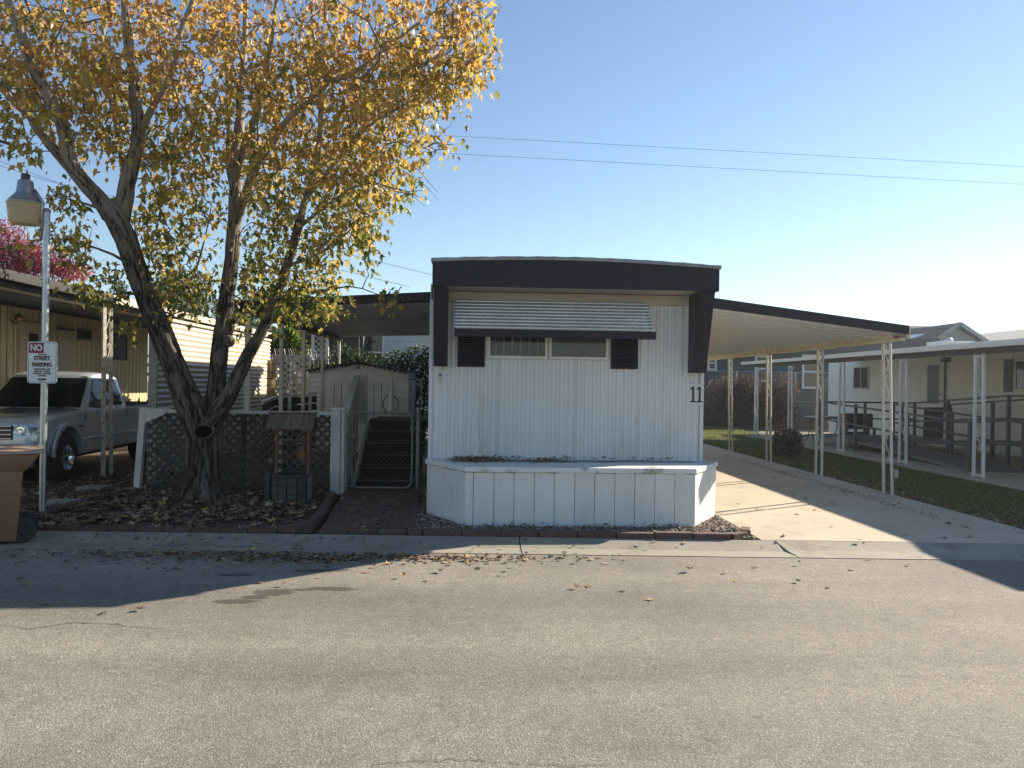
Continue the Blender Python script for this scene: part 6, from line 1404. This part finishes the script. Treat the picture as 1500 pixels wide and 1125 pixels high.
# bare spray of twigs at the right edge of the crown
for (px, py, ang, ln) in [(660+random.uniform(-30,25), random.uniform(0,110), random.uniform(-1.1,.5), random.uniform(24,60)) for k in range(34)]+[(640,215,-.4,26),(645,212,.1,22),(600,240,.6,50),(590,250,.5,60),(560,262,.4,70),(570,280,.2,55),(650,195,-.8,18),(670,95,.1,60),(680,85,-.3,50)]:
    a = AY(px, py, 9.5); pts = [a]
    for s_ in (.35, .7, 1): pts.append(AY(px+ln*s_*math.cos(ang), py+ln*s_*math.sin(ang)-ln*.22*s_*s_*(1 if ang < .3 else -1)+random.uniform(-2.5,2.5), 9.5+random.uniform(-.05,.05)))
    twg.tube(pts, [.006,.005,.004,.002], 4, False)
obj('twigs', twg, 'twig', parent=tree, kind='stuff', fix=False)
per = 10; n = len(CP)*per
base = np.repeat(CP, per, 0); offx = RNG.normal(size=(n, 3))*np.array([.115, .115, .095]); P = base+offx
D = RNG.normal(size=(n, 3))*.45+offx*1.5; D[:, 2] -= .95
size = RNG.uniform(.055, .122, n); big = RNG.random(n) < .15; size[big] *= 1.18
keep = RNG.random(n) < 1.0
def proj(Q):
    q = Q-np.array([0, 0, CAMH]); dp = q@np.array(F); return 750+FPX*(q@np.array(RT))/dp, 562.5-FPX*(q@np.array(UP))/dp, dp
lx_, ly_, ld_ = proj(P); keep[:] = True
for C, Rr, sp_ in zip(allC, allR, limbs):
    sel = Rr > .034
    if sel.sum() < 2: continue
    nx_, ny_, nd_ = proj(C[sel]); rp_ = Rr[sel]/nd_*FPX
    for s0 in range(0, len(nx_), 3):
        hit = ((lx_-nx_[s0])**2+(ly_-4-ny_[s0])**2 < (rp_[s0]*1.15+5)**2) & (ld_ < nd_[s0]+.05)
        keep &= ~(hit & (RNG.random(n) < .5))
V, T = leaves(P[keep], D[keep], size[keep], RNG.uniform(.2, 1.4, keep.sum()), NRM=RNG.normal(size=(keep.sum(), 3))+np.array([0, -.6, 0]), aspect=.72)
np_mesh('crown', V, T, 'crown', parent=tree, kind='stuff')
# the leaves nearest to the street, one object each
lm = []
for k in range(6):
    v_, t_ = leaves(np.zeros((1,3)), np.array([[random.uniform(-.4,.4), random.uniform(-.3,.3), -1.]]), np.array([.10]), np.array([.3+.2*k]), NRM=np.array([[random.uniform(-.5,.5), -1., 0]]))
    o = np_mesh('leaf', v_, t_, 'crown'); o.parent = tree; lm.append(o)
cand = CP[np.argsort(CP[:, 1])]; cand = cand[cand[:, 2] < 6.8][:290]
for k, c in enumerate(cand):
    o = lm[k % 6] if k < 6 else lm[k % 6].copy()
    if k >= 6: col.objects.link(o); o.parent = tree
    o.location = Vector(c)-Vector(tree.location)+Vector(RNG.normal(size=3)*.05); o.rotation_euler = (RNG.normal()*.3, RNG.normal()*.3, RNG.uniform(-1.2, 1.2)); s_ = RNG.uniform(.7, 1.15); o.scale = (s_, s_, s_)

# ================================================================== GROUND LITTER, GRAVEL, GRASS
def cloud_xy(n, fn):
    o = []
    while len(o) < n:
        p = fn()
        if p: o.append(p)
    return np.array(o)
def inbed():
    x = RNG.uniform(-4.85, -1.85); y = RNG.uniform(yc(x)+.14, 11.9)
    if x > -2.0 and y > 8.6: return None
    if noise.noise(Vector((x*1.7, y*1.7, 3))) < RNG.uniform(-.6, .25): return None
    return (x, y)
XY = cloud_xy(3800, inbed); V, T = ground_leaves(XY, .045, RNG.uniform(.05, .11, len(XY)))
tag(np_mesh('bed_leaf_litter', V, T, 'litter', kind='stuff'), 'brown and yellow fallen leaves covering the soil under the tree')
def inpark():
    x = RNG.uniform(-8.0, -5.0); y = RNG.uniform(yc(x)+.1, 20)
    if RNG.random() > math.exp(-(y-8)/9): return None
    if x < -6.2 and y > 12: return None
    return (x, y) if noise.noise(Vector((x*1.3, y*1.3, 9))) > RNG.uniform(-.6, .15) else None
XY = cloud_xy(3400, inpark); V, T = ground_leaves(XY, .018, RNG.uniform(.05, .10, len(XY)))
tag(np_mesh('parking_leaf_litter', V, T, 'litter', kind='stuff'), 'fallen leaves scattered over the dirt beside the silver pickup')
def drift():        # band of leaves along the gutter
    x = RNG.normal(-1.6, 1.15); 
    if x < -5 or x > 1.2: return None
    y = yc(x)-.70-abs(RNG.normal(0, .17))*(1-.25*x)*.8
    return (x, y)
XY = cloud_xy(950, drift); V, T = ground_leaves(XY, .003, RNG.uniform(.03, .06, len(XY)), .3)
tag(np_mesh('gutter_leaf_drift', V, T, 'litter', kind='stuff'), 'drift of small dry leaves along the asphalt edge by the gutter')
def gut_():
    x = RNG.uniform(-8, 7); return (x, yc(x)-RNG.uniform(.02, 1.0)) if RNG.random() < math.exp(-abs(x+2.8)/2.4) else None
XY = cloud_xy(240, gut_); V, T = ground_leaves(XY, .022, RNG.uniform(.03, .065, len(XY)))
tag(np_mesh('gutter_leaves', V, T, 'litter', kind='stuff'), 'loose dry leaves strewn along the concrete gutter')
def pathl():
    y = RNG.uniform(7.9, 11.2); return (pathx(RNG.random(), y), y)
XY = cloud_xy(70, pathl); V, T = ground_leaves(XY, .056, RNG.uniform(.05, .08, len(XY)))
tag(np_mesh('path_leaves', V, T, 'litter', kind='stuff'), 'a few fallen leaves lying on the red brick path')
def drv():
    x = RNG.uniform(3.0, 6.1); y = RNG.uniform(7.6, 19); return (x, y) if RNG.random() < math.exp(-(y-7.6)/4.5)*(.3+.7*(x-3)/3) else None
XY = cloud_xy(45, drv); V, T = ground_leaves(XY, .052, RNG.uniform(.04, .08, len(XY)))
tag(np_mesh('driveway_leaves', V, T, 'litter', kind='stuff'), 'scattered dry leaves on the pale concrete driveway')
def jn():
    y = RNG.uniform(9, 16); return (5.53+RNG.normal()*.07, y)
XY = cloud_xy(420, jn); V, T = ground_leaves(XY, .052, RNG.uniform(.015, .04, len(XY)))
tag(np_mesh('joint_debris', V, T, 'litter', kind='stuff'), 'dry weeds and debris caught in the driveway joint')
def le():
    y = RNG.uniform(7.7, 14); return (6.16+RNG.uniform(0, .25)*RNG.random()*2, y)
XY = cloud_xy(500, le); V, T = ground_leaves(XY, .04, RNG.uniform(.03, .07, len(XY)))
tag(np_mesh('lawn_edge_leaves', V, T, 'litter', kind='stuff'), 'dry leaves gathered along the edge of the lawn by the driveway')
XY = np.stack([RNG.uniform(-.6, 2.8, 260), 8.18+RNG.uniform(-.18,.16,260)], 1)
V, T = ground_leaves(XY, .075, RNG.uniform(.02, .05, len(XY))); tag(np_mesh('gravel_leaf_bits', V, T, 'litter', kind='stuff'), 'broken leaves mixed in the gravel below the white planter')
# single leaves on the asphalt
protos = []
for k in range(5):
    V, T = ground_leaves(np.zeros((1, 2)), .002, np.array([.095]), .6); o = np_mesh('fallen_leaf', V, T, 'litter'); protos.append(o)
spots = [(45,858),(88,862),(70,885),(165,842),(145,814),(240,835),(355,851),(380,856),(415,858),(148,902)[:2],(200,895),(268,832),(700,834),(745,838),(770,820),(850,862),(915,866),(880,826),(1010,838),(1060,842),(1168,856),(1110,830),(530,840),(590,846),(620,850),(640,838),(660,828),(955,880),(735,842),(1250,835),(1330,828),(865,858),(1075,852),(300,845),(20,850),(185,850),(470,848),(1215,862)]
for k, (px, py) in enumerate(spots):
    p = G(px+random.uniform(-4,4), py+random.uniform(-2,2)); o = protos[k] if k < 5 else protos[k % 5].copy()
    if k >= 5: col.objects.link(o)
    o.location = (p.x, p.y, .002); o.rotation_euler.z = random.uniform(0, 6.2); s_ = random.uniform(.45, .85); o.scale = (s_, s_, s_)
    tag(o, 'dry curled autumn leaf lying by itself on the grey asphalt', 'leaf', 'single leaves lying on the asphalt')
# gravel round the planter
ico = bmesh.new(); bmesh.ops.create_icosphere(ico, subdivisions=1, radius=1); IV = np.array([tuple(v.co) for v in ico.verts]); IT = np.array([[v.index for v in f.verts] for f in ico.faces]); ico.free()
def stones(XY, z, size, name, label):
    n = len(XY); S = RNG.uniform(size[0], size[1], (n, 1, 1))*RNG.uniform(.6, 1.25, (n, 1, 3)); jit = RNG.normal(0, .13, (n, len(IV), 3))
    A = RNG.uniform(0, 2*pi, n); V = (IV[None]+jit)*S; c, s = np.cos(A)[:, None], np.sin(A)[:, None]
    X = V[..., 0]*c-V[..., 1]*s; Y = V[..., 0]*s+V[..., 1]*c; V = np.stack([X, Y, V[..., 2]*.75], -1)+np.concatenate([XY, np.full((n, 1), z)+RNG.uniform(0, .022, (n, 1))], 1)[:, None]
    T = (IT[None]+(np.arange(n)*len(IV))[:, None, None]).reshape(-1, 3); return tag(np_mesh(name, V.reshape(-1, 3), T, 'gravel', kind='stuff'), label)
def grv():
    x = RNG.uniform(-.68, 2.85); y = RNG.uniform(yc(x)+.10, 9.2)
    if x > -.13 and x < 2.37 and y > 8.37: return None
    if x <= -.13 and y > 8.36+(-.13-x)/.47*.80+.01: return None
    if x >= 2.37 and y > 8.36+(x-2.37)/.48*.80+.01: return None
    return (x, y)
XY = cloud_xy(5200, grv); stones(XY, .035, (.010, .024), 'gravel', 'mixed grey and brown gravel with leaf bits in front of the white planter')
def grv2():
    y = RNG.uniform(8.2, 11.0); return (RNG.uniform(-.78, -.62), y)
XY = cloud_xy(700, grv2); stones(XY, .045, (.010, .022), 'gravel', 'narrow run of gravel between the brick path and the white home')
# grass
def grass(n, fn, label, hmin, hmax):
    XY = cloud_xy(n, fn); k = len(XY); A = RNG.uniform(0, 2*pi, k); H = RNG.uniform(hmin, hmax, k); wd = RNG.uniform(.004, .009, k)*1.3; ln = RNG.normal(0, .35, (k, 2))*H[:, None]
    P0 = np.stack([XY[:, 0]-np.cos(A)*wd, XY[:, 1]-np.sin(A)*wd, np.full(k, .028)], 1); P1 = np.stack([XY[:, 0]+np.cos(A)*wd, XY[:, 1]+np.sin(A)*wd, np.full(k, .028)], 1)
    P2 = np.stack([XY[:, 0]+ln[:, 0], XY[:, 1]+ln[:, 1], .028+H], 1); V = np.stack([P0, P1, P2], 1).reshape(-1, 3); T = np.arange(k*3).reshape(-1, 3)
    return tag(np_mesh('grass', V, T, 'grass', kind='stuff'), label)
def gr1():
    y = 7.75+RNG.random()**1.6*14; x = RNG.uniform(6.17, 8.48); dens = noise.noise(Vector((x*.9, y*.5, 2)))*.5+.6+(x-7.2)*.15
    return (x, y) if RNG.random() < dens else None
grass(60000, gr1, 'short lawn grass in the shade between the driveway and the neighbour walkway', .02, .05)
def gr2(): return (RNG.uniform(3.0, 9.5), RNG.uniform(22.0, 29.8))
grass(26000, gr2, 'sunlit green grass at the far end of the driveway', .03, .07)
